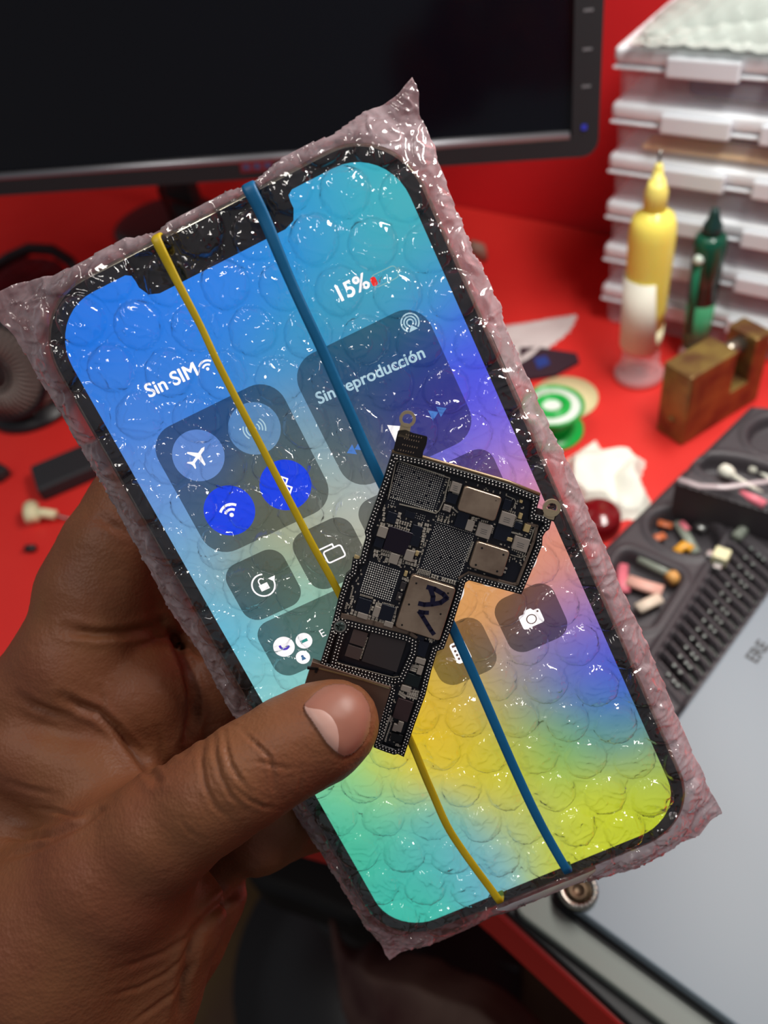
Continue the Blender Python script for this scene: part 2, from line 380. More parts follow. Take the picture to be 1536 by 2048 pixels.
lathe('rivet', [(.0022, 0), (.0022, .0008), (.0012, .0010)], BR, t, 16).matrix_local = Matrix.Translation((0, Wp * .5, Hp * .28)) @ Matrix.Rotation(-PI / 2, 4, 'Y')

# ------------------------------------------------------------------ organiser trays
TRM = mat('black_tray', (62, 58, 62), .5, bump=(700, .2, .0003))
def sd_poly(px, py, poly):                    # signed distance, negative inside
    d = np.full(px.shape, 1e9); s = np.ones(px.shape)
    n = len(poly)
    for i in range(n):
        ax_, ay_ = poly[i]; bx_, by_ = poly[i - 1]
        ex, ey = bx_ - ax_, by_ - ay_; wx, wy = px - ax_, py - ay_
        tt = np.clip((wx * ex + wy * ey) / (ex * ex + ey * ey + 1e-20), 0, 1)
        d = np.minimum(d, (wx - ex * tt) ** 2 + (wy - ey * tt) ** 2)
        c1, c2, c3 = py >= ay_, py < by_, ex * wy > ey * wx
        s = np.where((c1 & c2 & c3) | (~c1 & ~c2 & ~c3), -s, s)
    return s * np.sqrt(d)
def sstep(a, b, x):
    u = np.clip((x - a) / (b - a), 0, 1); return u * u * (3 - 2 * u)
def hf_tray(name, label, outline_px, h, pockets, slots=None, res=.0008, wallrim=.0):
    P = [D(x, y, h) for x, y in outline_px]; o = P[0]; axd = (P[1] - P[0]); a = math.atan2(axd.y, axd.x)
    t = thing(name, label, 'tray', (o.x, o.y, 0), a)
    ca, sa = math.cos(-a), math.sin(-a)
    loc = lambda q: ((q.x - o.x) * ca - (q.y - o.y) * sa, (q.x - o.x) * sa + (q.y - o.y) * ca)
    LP = [loc(q) for q in P]
    xs = [q[0] for q in LP]; ys = [q[1] for q in LP]
    X, Y = np.meshgrid(np.arange(min(xs) - res, max(xs) + 2 * res, res), np.arange(min(ys) - res, max(ys) + 2 * res, res))
    sd = sd_poly(X, Y, LP)
    Z = np.full(X.shape, h)
    for pk, rad, dep in pockets:
        q = [loc(D(x, y, h)) for x, y in pk]
        if rad: q = roundpoly(q, rad, 6)
        s2 = sd_poly(X, Y, q)
        Z += .0012 * np.exp(-((s2 - .002) / .0016) ** 2) - dep * (1 - sstep(-.0022, .0, s2))
    if slots:
        quad, n, frac, dep = slots
        q = [loc(D(x, y, h)) for x, y in quad]     # A(start left) B(start right) C(end right) D(end left)
        A, B, C_, D_ = [np.array(v) for v in q]
        u = ((X - A[0]) * (D_ - A)[0] + (Y - A[1]) * (D_ - A)[1]) / ((D_ - A) @ (D_ - A))
        s3 = sd_poly(X, Y, q)
        ph = np.abs(((u * n) % 1) - .5) * 2
        # shear so that slots follow A-B
        wdir = (B - A) / np.linalg.norm(B - A); nrm = np.array([-wdir[1], wdir[0]])
        tot = (D_ - A) @ nrm; k = ((X - A[0]) * nrm[0] + (Y - A[1]) * nrm[1]) / tot
        ph = np.abs(((k * n) % 1) - .5) * 2
        rib = sstep(frac - .18, frac + .18, ph)
        ins = 1 - sstep(-.003, -.001, s3)
        Z += ins * (-dep * rib + .0016 * (1 - rib))
        Z += .0015 * np.exp(-((s3 - .001) / .0015) ** 2)
    Z -= .0025 * sstep(-.0025, 0, sd)
    inside = sd < 0
    ny_, nx_ = X.shape; idx = -np.ones(X.shape, int)
    cell = inside[:-1, :-1] | inside[1:, :-1] | inside[:-1, 1:] | inside[1:, 1:]
    use = np.zeros(X.shape, bool); use[:-1, :-1] |= cell; use[1:, :-1] |= cell; use[:-1, 1:] |= cell; use[1:, 1:] |= cell
    idx[use] = np.arange(use.sum())
    vs = np.c_[X[use], Y[use], Z[use]].tolist()
    jj, ii = np.nonzero(cell)
    fs = np.c_[idx[jj, ii], idx[jj, ii + 1], idx[jj + 1, ii + 1], idx[jj + 1, ii]].tolist()
    o1 = mesh('top', vs, fs, TRM, t, True)
    LPi = LP if sum((LP[i][0] * LP[(i + 1) % len(LP)][1] - LP[(i + 1) % len(LP)][0] * LP[i][1]) for i in range(len(LP))) > 0 else LP[::-1]
    bm = bmesh.new(); q0 = [bm.verts.new((x, y, .0)) for x, y in LPi]; q1 = [bm.verts.new((x, y, h - .002)) for x, y in LPi]
    bm.faces.new(q0[::-1])
    for i in range(len(q0)): j = (i + 1) % len(q0); bm.faces.new((q0[i], q0[j], q1[j], q1[i]))
    frombm('side_wall', bm, TRM, t)
    return t
HT = .013
oval = [(1370 + 72 * math.cos(a) , 1064 + 44 * math.sin(a) + 14 * math.cos(a)) for a in np.linspace(0, 2 * PI, 24, endpoint=False)]
rpk = [(1248, 1095), (1372, 1150), (1300, 1262), (1235, 1240), (1205, 1170)]
hf_tray('organiser_tray', 'black ribbed organiser tray with round and oblong pockets of small parts', [(1130, 1170), (1372, 935), (1600, 985), (1600, 1095), (1338, 1462), (1250, 1400)], HT,
        [(oval, 0, .008), (rpk, .006, .008)], ([(1300, 1325), (1372, 1408), (1570, 1140), (1470, 1055)], 15, .52, .007))
H2 = .034
ov2 = [(1490 + 95 * math.cos(a), 948 + 30 * math.sin(a) + 22 * math.cos(a)) for a in np.linspace(0, 2 * PI, 24, endpoint=False)]
ov3 = [(1560 + 66 * math.cos(a), 872 + 40 * math.sin(a)) for a in np.linspace(0, 2 * PI, 24, endpoint=False)]
hf_tray('raised_organiser_tray', 'upper black tray behind the ribbed one, holding cotton swabs', [(1352, 958), (1505, 808), (1650, 820), (1650, 1050)], H2, [(ov2, 0, .008), (ov3, 0, .006)])
tag(tube('clear_strip', [D(1358, 958, H2 + .003), D(1400, 972, H2 + .004), D(1450, 974, H2 + .004), D(1540, 962, H2 + .004), D(1580, 955, H2 + .004)], .0016, CLR, flat=.5), 'clear plastic strip along the front rim of the upper tray', 'strip')
def bit(name, label, cat, pts, r, m, h, flat=1, group=None):
    o = tube(name, [D(x, y, h) for x, y in pts], r, m, flat=flat); return tag(o, label, cat, group)
WHT = mat('white_cotton', (222, 222, 208), .8, bump=(600, .4, .0006)); PNK = mat('pink_plastic', (226, 120, 135), .4)
YLW = mat('amber_plastic', (226, 160, 40), .4); ORG = mat('copper_flex', (200, 110, 70), .4); GRC = mat('greenish_clear', (170, 180, 165), .2, alpha=.6)
SLV = mat('silver_metal', (170, 172, 170), .3, metal=.9); SKN = mat('peach_plastic', (226, 175, 160), .5); CRM = mat('cream_plastic', (225, 222, 180), .45)
def swab(label, a, b, h):
    A, B = D(*a, h), D(*b, h); t = thing('cotton_swab', label, 'swab', A)
    d = B - A
    tube('stick', [d * .1, d * .9], .0012, WHT, t); 
    tube('cotton_tip', [d * 0, d * .04, d * .12, d * .2, d * .24], [.0012, .0030, .0034, .0026, .0012], WHT, t, 12)
    return t
swab('white cotton swab lying across the upper tray pocket', (1440, 935), (1560, 1010), .032)
swab('white cotton swab behind the longer one in the upper tray', (1500, 930), (1580, 985), .029)
bit('pink_stick', 'pink plastic stick beside the swab in the upper tray', 'stick', [(1480, 985), (1530, 1010)], .0022, PNK, .033)
bit('flex_cable', 'orange flex piece at the left of the round pocket', 'flex cable', [(1316, 1045), (1345, 1052)], .0022, ORG, .008, .4)
bit('flex_cable', 'darker orange flex piece lowest at the left in the round pocket', 'flex cable', [(1302, 1080), (1330, 1070)], .0022, ORG, .008, .4)
bit('plastic_clip', 'clear plastic clip in the middle of the round pocket', 'clip', [(1355, 1045), (1375, 1075), (1392, 1105)], .0024, GRC, .009, .6)
bit('plastic_clip', 'amber plastic piece at the bottom of the round pocket', 'clip', [(1352, 1105), (1368, 1090), (1385, 1100)], .0026, YLW, .009, .7)
bit('plastic_clip', 'pinkish plastic piece at the top of the round pocket', 'clip', [(1362, 1045), (1376, 1060)], .0018, PNK, .010, .7)
bit('metal_spring', 'small silver metal piece at the right of the round pocket', 'metal part', [(1392, 1048), (1412, 1060)], .0024, SLV, .009, .6)
bit('glass_tube', 'grey glass rod lying at the top of the oblong pocket', 'rod', [(1278, 1118), (1315, 1136), (1355, 1155)], .0022, GRC, .010)
bit('end_stopper', 'amber cap at the end of the grey glass rod', 'stopper', [(1338, 1160), (1352, 1152)], .0034, mat('tan_plastic', (215, 160, 90), .4), .010)
bit('plastic_strip', 'pink strip at the left of the oblong pocket', 'strip', [(1246, 1130), (1244, 1165), (1250, 1185)], .0026, PNK, .008, .5)
bit('adhesive_strip', 'peach coloured strip across the oblong pocket', 'strip', [(1255, 1160), (1290, 1172), (1325, 1182)], .0034, SKN, .009, .5)
bit('adhesive_strip', 'white and peach strip at the bottom of the oblong pocket', 'strip', [(1275, 1218), (1295, 1208), (1320, 1196)], .0030, mat('white_peach', (226, 210, 190), .5), .009, .6)
t = thing('white_connector', 'white plastic connector sitting on the ribs of the organiser tray', 'connector', D(1440, 1122, HT))
box('housing', -.0035, .0035, -.0035, .0035, .0, .006, CRM, t, .0008); box('contact', -.0065, -.003, -.002, .002, .0, .003, SLV, t, .0005); box('contact', -.0015, .0025, -.0070, -.0033, .0, .003, SLV, t, .0005)
bit('clear_sleeve', 'cloudy clear sleeve lying above the ribs of the tray', 'sleeve', [(1472, 1075), (1495, 1050), (1505, 1040)], .0026, GRC, HT + .002)
SC = mat('screw_steel', (96, 102, 100), .35, metal=.8)
k = 0
scr_proto = None
for u in range(15):
    for v in (.30, .46, .56):
        if (u * 3 + int(v * 10)) % 4 == 0 and v > .5: continue
        fx = 1300 + (1470 - 1300) * (u + .0) / 15 + (1372 - 1300) * 1.0 * v * (1 + .35 * u / 15) + 14; fy = 1325 + (1055 - 1325) * (u + .0) / 15 + (1408 - 1325) * v + 2
        if fx > 1533: continue
        q = D(fx, fy, HT + .0004)
        if scr_proto is None:
            scr_proto = lathe('screw', [(.0011, 0), (.0011, .0012), (.0007, .0016), (0.0001, .0014)], SC, None, 14); o = scr_proto
        else: o = scr_proto.copy(); COL.objects.link(o)
        o.location = q; tag(o, 'tiny silver screw lying on one of the tray ribs', 'screw', 'tiny screws sorted on the tray ribs')

# ------------------------------------------------------------------ grey work plate
GR = mat('blue_grey_plate', (126, 140, 150), .42, metal=.0, bump=(1500, .08, .0001)); RIM = mat('grey_bezel', (112, 120, 114), .42)
BKR = mat('black_rubber', (22, 26, 28), .5)
t = thing('grey_work_plate', 'blue-grey flat plate with black groove and grey bezel, screwed at its corner', 'work plate', (0, 0, 0))
def pl(pts, h): return [tuple(D(x, y, h)[:2]) for x, y in pts]
prism('rubber_base', roundpoly(pl([(985, 1800), (1332, 1422), (1668, 985), (2500, 1700), (1560, 2330)], .004), .006), .0004, .006, BKR, t, .001)
prism('bezel', roundpoly(pl([(1020, 1815), (1330, 1408), (1640, 975), (2500, 1700), (1580, 2240)], .010), .006), .006, .010, RIM, t, .0012)
prism('groove', roundpoly(pl([(1082, 1795), (1345, 1436), (1660, 1002), (2500, 1740), (1560, 2143)], .0105), .009), .0098, .0106, BKR, t)
prism('plate', roundpoly(pl([(1095, 1775), (1352, 1440), (1660, 1015), (2500, 1740), (1580, 2130)], .016), .009), .0106, .016, GR, t, .0010)
q = D(1156, 1782, .016)
lathe('screw_cup', [(.0068, -.001), (.0068, .0016), (.0062, .0026), (.0052, .0026), (.0044, .0012), (.0036, .0002), (.0001, 0)], mat('steel_cup', (168, 165, 155), .22, metal=1), t, 48, True, q)
lathe('screw_hole', [(.0034, .0003), (.0034, .0010), (.0022, .0012), (.0018, .0005), (.0001, .0005)], mat('brown_steel', (92, 76, 60), .4, metal=.8), t, 24, True, q)
for k_ in range(9):
    a = -1.2 + k_ * .28; bm = bmesh.new(); bmesh.ops.create_uvsphere(bm, u_segments=8, v_segments=6, radius=.0006)
    bmesh.ops.translate(bm, vec=(q.x + .0058 * math.cos(a), q.y + .0058 * math.sin(a), q.z + .0026), verts=bm.verts); frombm('rim_notch', bm, SLV, t, True)
def text(name, body, size, m, parent, mtx, ext=.00002, align='LEFT', bold=0):
    c = bpy.data.curves.new(name, 'FONT'); c.body = body; c.size = size; c.extrude = ext; c.align_x = align; c.offset = bold
    o = bpy.data.objects.new(name, c); COL.objects.link(o)
    dg = bpy.context.evaluated_depsgraph_get(); me = bpy.data.meshes.new_from_object(o.evaluated_get(dg))
    COL.objects.unlink(o); bpy.data.objects.remove(o)
    me.materials.clear(); me.materials.append(m); me.transform(mtx)
    return link(bpy.data.objects.new(name, me), parent)
a0, a1 = D(1512, 1328, .0161), D(1555, 1272, .0161); dd = a1 - a0; an = math.atan2(dd.y, dd.x)
text('printed_letters', 'ERE', .0072, mat('dark_print', (52, 58, 62), .5), t, Matrix.Translation(a0) @ Matrix.Rotation(an, 4, 'Z'), bold=.0002)

# ------------------------------------------------------------------ loose things on the bench
GRN = mat('green_spool', (18, 170, 70), .3, spec=.6)
p = D(1104, 862); hz = .017
t = thing('solder_spool', 'green plastic spool with white label lying on the bench', 'spool', p, 0)
rs = 62 * w2c(p)[2] / F * .001
lathe('lower_flange', [(.006, 0), (rs, 0), (rs, .002), (.006, .0022)], GRN, t)
lathe('core', [(rs * .62, .002), (rs * .62, hz), (rs * .5, hz)], GRN, t)
lathe('upper_flange', [(.006, hz), (rs * .97, hz), (rs, hz + .001), (rs, hz + .0022), (rs * .93, hz + .0024), (rs * .92, hz + .0010), (.006, hz + .0010)], GRN, t)
lathe('label', [(rs * .42, hz + .0011), (rs * .88, hz + .0011), (rs * .88, hz + .0013), (rs * .42, hz + .0013)], mat('white_label', (225, 232, 225), .5), t)
lathe('hub', [(.0055, hz), (.0055, hz + .003), (.009, hz + .0034), (.0105, hz + .0022), (.0105, hz + .001)], GRN, t)
p = D(1128, 800)
o = lathe('cream_disc', [(.0035, 0), (.019, 0), (.0195, .001), (.0195, .0022), (.0035, .0024)], mat('cream_disc_plastic', (225, 215, 165), .45)); o.location = p; tag(o, 'cream plastic disc half under the green spool', 'disc')
def crumple(name, label, cat, px, m, hgt, n=22, amp=.006, seed=0, group=None, flat=False):
    P = [D(x, y) for x, y in px]; c = sum(P, Vector()) / len(P)
    q = [((v - c).x, (v - c).y) for v in P]; xs = [v[0] for v in q]; ys = [v[1] for v in q]
    X, Y = np.meshgrid(np.linspace(min(xs), max(xs), n * 2), np.linspace(min(ys), max(ys), n * 2))
    sd = sd_poly(X, Y, q); vs, idx = [], {}
    for j in range(X.shape[0]):
        for i in range(X.shape[1]):
            if sd[j, i] < .0006:
                x, y = X[j, i], Y[j, i]; v = Vector((x * 32, y * 32, seed))
                z = hgt * (0.35 + abs(noise.noise(v)) * 1.6 + .3 * noise.noise(v * 2.7)) * min(1, max(0, -sd[j, i]) / .004) if not flat else hgt + .0004 * noise.noise(v)
                idx[j, i] = len(vs); vs.append((x, y, max(.0003, z)))
    fs = [(idx[j, i], idx[j, i + 1], idx[j + 1, i + 1], idx[j + 1, i]) for (j, i) in idx if (j, i + 1) in idx and (j + 1, i + 1) in idx and (j + 1, i) in idx]
    o = mesh(name, vs, fs, m, None, not True); o.location = c
    so = o.modifiers.new('t', 'SOLIDIFY'); so.thickness = .0003
    return tag(o, label, cat, group)
TIS = mat('tissue', (236, 238, 226), .9)
crumple('tissue', 'crumpled white tissue beside the green spool', 'tissue', [(1135, 920), (1190, 882), (1205, 905), (1260, 905), (1292, 925), (1280, 960), (1303, 1010), (1290, 1038), (1240, 1042), (1205, 1010), (1170, 1020), (1130, 990)], TIS, .010, 26)
crumple('paper_packet', 'white and grey paper packet with a sharp corner behind the phone', 'packet', [(960, 660), (1070, 642), (1158, 628), (1140, 665), (1050, 735), (1010, 770), (960, 700)], mat('packet_paper', (205, 196, 194), .7), .0035, 20, seed=5)
o = prism('dark_card', [tuple(D(x, y)[:2]) for x, y in [(1040, 700), (1080, 700), (1153, 712), (1158, 728), (1110, 755), (1040, 765)]], .0002, .0022, mat('dark_card', (48, 36, 46), .5)); tag(o, 'dark patterned card under the paper packet', 'card')
o = prism('blue_patch', [tuple(D(x, y, .0023)[:2]) for x, y in [(1068, 718), (1092, 712), (1100, 728), (1076, 738)]], .0023, .0027, mat('blue_print', (30, 60, 130), .5)); tag(o, 'small blue patch lying on the dark card', 'patch')
p = D(1195, 1052); t = thing('red_cap', 'dark red translucent cap between tissue and black tray', 'cap', p)
lathe('cap', [(.011, 0), (.0115, .002), (.011, .009), (.009, .011), (.0001, .0115)], mat('ruby_plastic', (110, 16, 22), .15, spec=.7), t)
box('black_card_sleeve', 0, .048, 0, .026, .0, .010, mat('black_sleeve', (40, 42, 46), .5), None, .002, 3); o = bpy.data.objects['black_card_sleeve']
pa, pb = D(88, 1005), D(70, 950); pc = D(215, 950)
o.location = pa; o.rotation_euler = (0, 0, math.atan2((pc - pa).y, (pc - pa).x)); tag(o, 'dark grey adapter block on the bench beside the fingers', 'adapter')
t = thing('cream_cable_tip', 'cream plastic plug lying beside the dark adapter block', 'plug', D(78, 1040))
tube('plug', [(-.008, .003, .005), (-.002, -.001, .005), (.002, -.004, .004)], [.0045, .005, .004], CRM, t, 10)
tube('arm', [(-.001, -.001, .005), (.004, .003, .005), (.011, .006, .004)], [.0035, .003, .0028], CRM, t, 10)
tube('wire', [(.010, .006, .004), (.014, .007, .003), (.022, .010, .001)], .0007, SLV, t)
o = tube('black_screw', [D(52, 1097, .002), D(70, 1096, .002)], .0022, BLK); tag(o, 'small black screw below the cream plug', 'screw')
o = box('black_plug', -.012, .0, -.004, .006, 0, .008, BLK, None, .002); o.location = D(12, 962); tag(o, 'black plug on the bench at the left edge', 'plug')
o = tube('pale_plug', [D(938, 490, .03) , D(958, 500, .026), D(968, 520, .018)], [.004, .0055, .003], mat('beige_plug', (150, 120, 105), .5)); tag(o, 'dim beige plug hanging under the monitor by the wall', 'plug')
# small desk fan at the left
FB1 = mat('fan_black', (26, 24, 28), .35); FG = mat('fan_grille_grey', (128, 116, 110), .45)
pc = D(22, 770, .03)
t = thing('desk_fan', 'small black and grey caged fan at the left behind the wrapped phone', 'fan', (pc.x, pc.y, 0))
Mf = Matrix.Translation((-.012, .012, .034)) @ Matrix.Rotation(math.radians(28), 4, 'Z') @ Matrix.Rotation(math.radians(68), 4, 'X')
def ring(r, z, tr, nm, m, seg=48, n=8):
    vs, fs = [], []
    for i in range(seg):
        a = 2 * PI * i / seg
        for k in range(n):
            b = 2 * PI * k / n; vs.append(Mf @ Vector(((r + tr * math.cos(b)) * math.cos(a), (r + tr * math.cos(b)) * math.sin(a), z + tr * math.sin(b))))
    for i in range(seg):
        for k in range(n): fs.append((i * n + k, ((i + 1) % seg) * n + k, ((i + 1) % seg) * n + (k + 1) % n, i * n + (k + 1) % n))
    return mesh(nm, vs, fs, m, t, True)
ring(.031, .014, .0026, 'guard_ring', FB1); ring(.031, -.012, .0026, 'guard_ring', FB1); ring(.012, .021, .0012, 'guard_ring', FB1)
vs, fs = [], []
for k in range(44):
    a = 2 * PI * k / 44; c, s = math.cos(a), math.sin(a)
    v1, f1 = tube_geo([Mf @ Vector((c * r, s * r, z)) for r, z in ((.010, .021), (.022, .021), (.031, .014), (.032, 0), (.031, -.012), (.020, -.018))], .0009, 5)
    f1 = [tuple(i + len(vs) for i in f) for f in f1]; vs += v1; fs += f1
mesh('grille', vs, fs, FG, t, True)
bm = bmesh.new(); bmesh.ops.create_uvsphere(bm, u_segments=24, v_segments=12, radius=.026); bmesh.ops.scale(bm, vec=(1, 1, .45), verts=bm.verts); bmesh.ops.transform(bm, matrix=Mf, verts=bm.verts); frombm('motor_housing', bm, mat('fan_body', (70, 58, 58), .5), t, True)
lathe('foot', [(.030, 0), (.030, .004), (.012, .007), (.010, .010)], FB1, t, 40, True, (-.012, .012, 0))
# headband hoop of the thing behind the fan
pts = [D(-20, 540, .02), D(20, 515, .026), D(60, 497, .030), D(105, 500, .03), D(140, 522, .022), D(158, 550, .012), D(150, 580, .003)]
o = tube('wire_hoop', pts, .0046, FB1, n=10); tag(o, 'black hoop arching above the desk fan', 'hoop')
t2 = thing('mesh_cloth', 'dark red netted cloth lying inside the black hoop', 'cloth', (0, 0, 0)); COL.objects.unlink(t2); bpy.data.objects.remove(t2)
crumple('netted_cloth', 'dark netted cloth lying under the black hoop', 'cloth', [(-60, 560), (20, 530), (70, 515), (120, 525), (150, 560), (120, 600), (40, 620), (-60, 640)], mat('dark_red_net', (96, 10, 22), .8), .006, 18, seed=9)
# below the bench: chair with a cloth over it
t = thing('black_stool', 'black stool below the bench edge in shadow', 'stool', (0, 0, 0))
pp = [tuple(D(x, y, -.42)[:2]) for x, y in [(470, 1660), (700, 1600), (860, 1720), (740, 1870), (600, 1800), (490, 1770)]]
prism('seat', roundpoly(pp, .05), -.47, -.42, mat('black_vinyl', (7, 7, 9), .7), t, .012)
cxs = sum(p_[0] for p_ in pp) / len(pp); cys = sum(p_[1] for p_ in pp) / len(pp)
lathe('post', [(.03, -.745), (.03, -.47)], BLK, t, 24, True, (cxs, cys, 0)); lathe('base', [(.17, -.75), (.17, -.735), (.03, -.72)], BLK, t, 40, True, (cxs, cys, 0))
o = tube('floor_cable', [D(880, 1850, -.74), D(930, 1890, -.74), D(985, 1925, -.74), D(1040, 1935, -.74)], .008, BLK); tag(o, 'black cable on the floor below the bench edge', 'cable')
pg = [(640, 1800), (660, 1850), (690, 1860), (720, 1838), (760, 1870), (860, 1890), (1000, 1960), (1140, 2080), (1100, 2200), (800, 2300), (700, 2100), (650, 1950)]
P = [D(x, y, -.36) for x, y in pg]; c = sum(P, Vector()) / len(P)
q = [((v - c).x, (v - c).y) for v in P]; xs = [v[0] for v in q]; ys = [v[1] for v in q]
X, Y = np.meshgrid(np.linspace(min(xs), max(xs), 60), np.linspace(min(ys), max(ys), 60)); sd = sd_poly(X, Y, q)
vs, idx = [], {}
for j in range(60):
    for i in range(60):
        if sd[j, i] < .004: idx[j, i] = len(vs); v = Vector((X[j, i] * 7, Y[j, i] * 7, 3)); vs.append((X[j, i], Y[j, i], .05 * noise.noise(v) + .02 * noise.noise(v * 3) - .05 * max(0, 1 + sd[j, i] / .03)))
fs = [(idx[j, i], idx[j, i + 1], idx[j + 1, i + 1], idx[j + 1, i]) for (j, i) in idx if (j, i + 1) in idx and (j + 1, i + 1) in idx and (j + 1, i) in idx]
o = mesh('draped_cloth', vs, fs, mat('brown_cloth', (118, 96, 86), .9, var=(8, (60, 30, 30))), None, True); o.location = c; so = o.modifiers.new('t', 'SOLIDIFY'); so.thickness = .004
tag(o, 'dim brown grey cloth hanging below the bench', 'cloth')

# ------------------------------------------------------------------ wrapped phone
from mathutils import kdtree
DW, DH = 71.2, 154.06
_r = np.array([[.902, -.432, .010], [-.4195, -.8725, .2520], [-.1005, -.2285, -.9684]])
Xc = _r[:, 0]; Yc = _r[:, 1]
def norm(v): return v / np.linalg.norm(v)
Xc = norm(Xc); Zc = norm(np.cross(Xc, Yc)); Yc = np.cross(Zc, Xc)
PC = np.array([1.4, 15.6, 169.3])
if Zc[2] > 0: raise RuntimeError('phone faces away')
def frame(Xa, Ya, Za, o):
    m = Matrix.Identity(4); x, y, z = RW.dot(Xa), RW.dot(Ya), RW.dot(Za); w = c2w(o)
    for i in range(3): m[i][0], m[i][1], m[i][2], m[i][3] = x[i], y[i], z[i], w[i]
    return m
MWP = frame(Xc, Yc, Zc, PC)
def ph(px, py, z=0.0):                        # phone-plane coordinates (mm) of a pixel
    d = np.array([px - CX, py - CY, F]); o = PC + Zc * z
    c = d * ((o @ Zc) / (d @ Zc)); r = c - PC
    return r @ Xc, r @ Yc
def L3(x, y, z): return (x * .001, y * .001, z * .001)
phone = thing('smartphone', 'large phone with lit colourful screen sealed in bubble wrap', 'phone', mw=MWP)
BW_, BH_, BT, BR_ = 78.1, 160.8, 7.65, 13.5
FRM = mat('polished_steel_frame', (170, 166, 150), .16, metal=1)
GLS = mat('black_glass', (9, 9, 11), .08, spec=.6)
prof = [(0, -.25), (-.15, 0), (.0, -.8)]
rings = [(-.9, 0), (-.35, -.25), (-.05, -.9), (0, -2.0), (0, -5.6), (-.05, -6.8), (-.35, -7.4), (-.9, -7.65)]
vs, fs = [], []
for off, z in rings:
    for x, y in rpoly(BW_ + 2 * off, BH_ + 2 * off, BR_ + off, 12): vs.append(L3(x, y, z))
n_ = len(rpoly(1, 1, .1, 12))
for i in range(len(rings) - 1):
    for k in range(n_): j = (k + 1) % n_; fs.append((i * n_ + k, i * n_ + j, (i + 1) * n_ + j, (i + 1) * n_ + k))
mesh('steel_frame', vs, fs, FRM, phone, True)
prism('front_glass', [(x * .001, y * .001) for x, y in rpoly(BW_ - 1.8, BH_ - 1.8, BR_ - .9, 12)], -.0005, .00002, GLS, phone)
prism('back_glass', [(x * .001, y * .001) for x, y in rpoly(BW_ - 1.8, BH_ - 1.8, BR_ - .9, 12)], -.0077, -.0074, GLS, phone)
bm = bmesh.new(); bbox(bm, .003, .036, .040, .075, -.0095, -.0076, .0015)
cbm = frombm('camera_bump', bm, GLS, phone)
for lx_, ly_ in ((.012, .066), (.027, .066), (.0195, .049)):
    lathe('camera_lens', [(.0066, -.0105), (.0066, -.0094), (.0001, -.0094)], mat('lens_glass', (12, 14, 24), .05), cbm, 24, True, (lx_, ly_, 0))
for s_, y0, y1, nm in ((-1, 20, 30, 'volume_button'), (-1, 34, 44, 'volume_button'), (1, 22, 38, 'power_button')):
    x = s_ * BW_ / 2; box(nm, (x - .3) * .001, (x + .4) * .001 if s_ > 0 else (x + .3) * .001, y0 * .001, y1 * .001, -.0050, -.0026, FRM, phone, .0003)
# wallpaper colours
WP = [((140, 650), (24, 118, 232)), ((250, 620), (36, 126, 238)), ((400, 600), (42, 132, 240)), ((490, 540), (44, 134, 238)), ((600, 480), (46, 150, 222)), ((640, 400), (50, 160, 215)), ((720, 400), (62, 182, 200)), ((790, 380), (70, 190, 195)), ((800, 450), (72, 180, 190)),
      ((660, 620), (58, 165, 195)), ((780, 560), (66, 172, 190)), ((860, 560), (62, 158, 205)), ((900, 640), (66, 130, 235)), ((950, 700), (72, 74, 240)), ((975, 780), (86, 88, 240)), ((1000, 880), (140, 118, 228)), ((1050, 960), (205, 140, 195)), ((1085, 1040), (236, 150, 128)), ((1130, 1110), (236, 152, 104)),
      ((1150, 1200), (200, 140, 150)), ((1190, 1230), (120, 110, 210)), ((1220, 1300), (66, 84, 228)), ((1250, 1370), (62, 96, 215)), ((1150, 1350), (70, 98, 210)), ((1290, 1470), (88, 150, 150)), ((1320, 1550), (180, 200, 62)), ((1330, 1630), (198, 210, 38)), ((1200, 1600), (212, 220, 34)), ((1100, 1500), (138, 196, 76)),
      ((1200, 1460), (80, 150, 150)), ((1060, 1420), (110, 158, 130)), ((960, 1200), (228, 160, 90)), ((930, 1160), (230, 165, 98)), ((900, 1400), (216, 180, 66)), ((850, 1450), (238, 190, 28)), ((800, 1530), (244, 210, 14)), ((1000, 1550), (226, 206, 26)), ((960, 1460), (220, 200, 40)), ((720, 1540), (170, 222, 90)), ((680, 1600), (96, 206, 176)),
      ((700, 1690), (58, 190, 150)), ((740, 1620), (90, 205, 170)), ((850, 1660), (96, 190, 186)), ((820, 1750), (72, 190, 176)), ((950, 1720), (106, 182, 204)), ((1050, 1640), (190, 200, 110)), ((1150, 1680), (204, 212, 52)), ((800, 1820), (60, 198, 172)), ((580, 1380), (150, 214, 208)), ((230, 830), (56, 130, 228)), ((330, 1010), (112, 156, 214)), ((300, 950), (90, 142, 226)),
      ((380, 1110), (112, 180, 224)), ((450, 1260), (96, 190, 224)), ((510, 1360), (122, 202, 214)), ((620, 850), (124, 165, 188)), ((660, 930), (140, 170, 170)), ((600, 1040), (172, 172, 132)), ((480, 1120), (156, 168, 140)), ((560, 700), (54, 150, 212)), ((620, 1210), (150, 202, 182)), ((700, 1010), (186, 200, 200)), ((400, 760), (50, 130, 226)), ((740, 1060), (200, 190, 160)), ((850, 900), (110, 110, 210)), ((1000, 1350), (190, 160, 120)), ((1080, 1330), (130, 120, 170)), ((760, 640), (70, 160, 190)), ((880, 780), (66, 70, 225)), ((720, 760), (58, 110, 195)), ((640, 1700), (70, 200, 165)), ((620, 1450), (150, 215, 205))]
WPx = np.array([ph(*a) for a, _ in WP]); WPc = np.array([lin(c) for _, c in WP])
def wall_col(x, y, sig=7.0):
    d2 = (WPx[:, 0] - x) ** 2 + (WPx[:, 1] - y) ** 2
    w = np.exp(-d2 / (2 * sig * sig)) + 1e-3 / (d2 + 60); w /= w.sum(); return w @ WPc
SM = display_mat('display', 1.02)
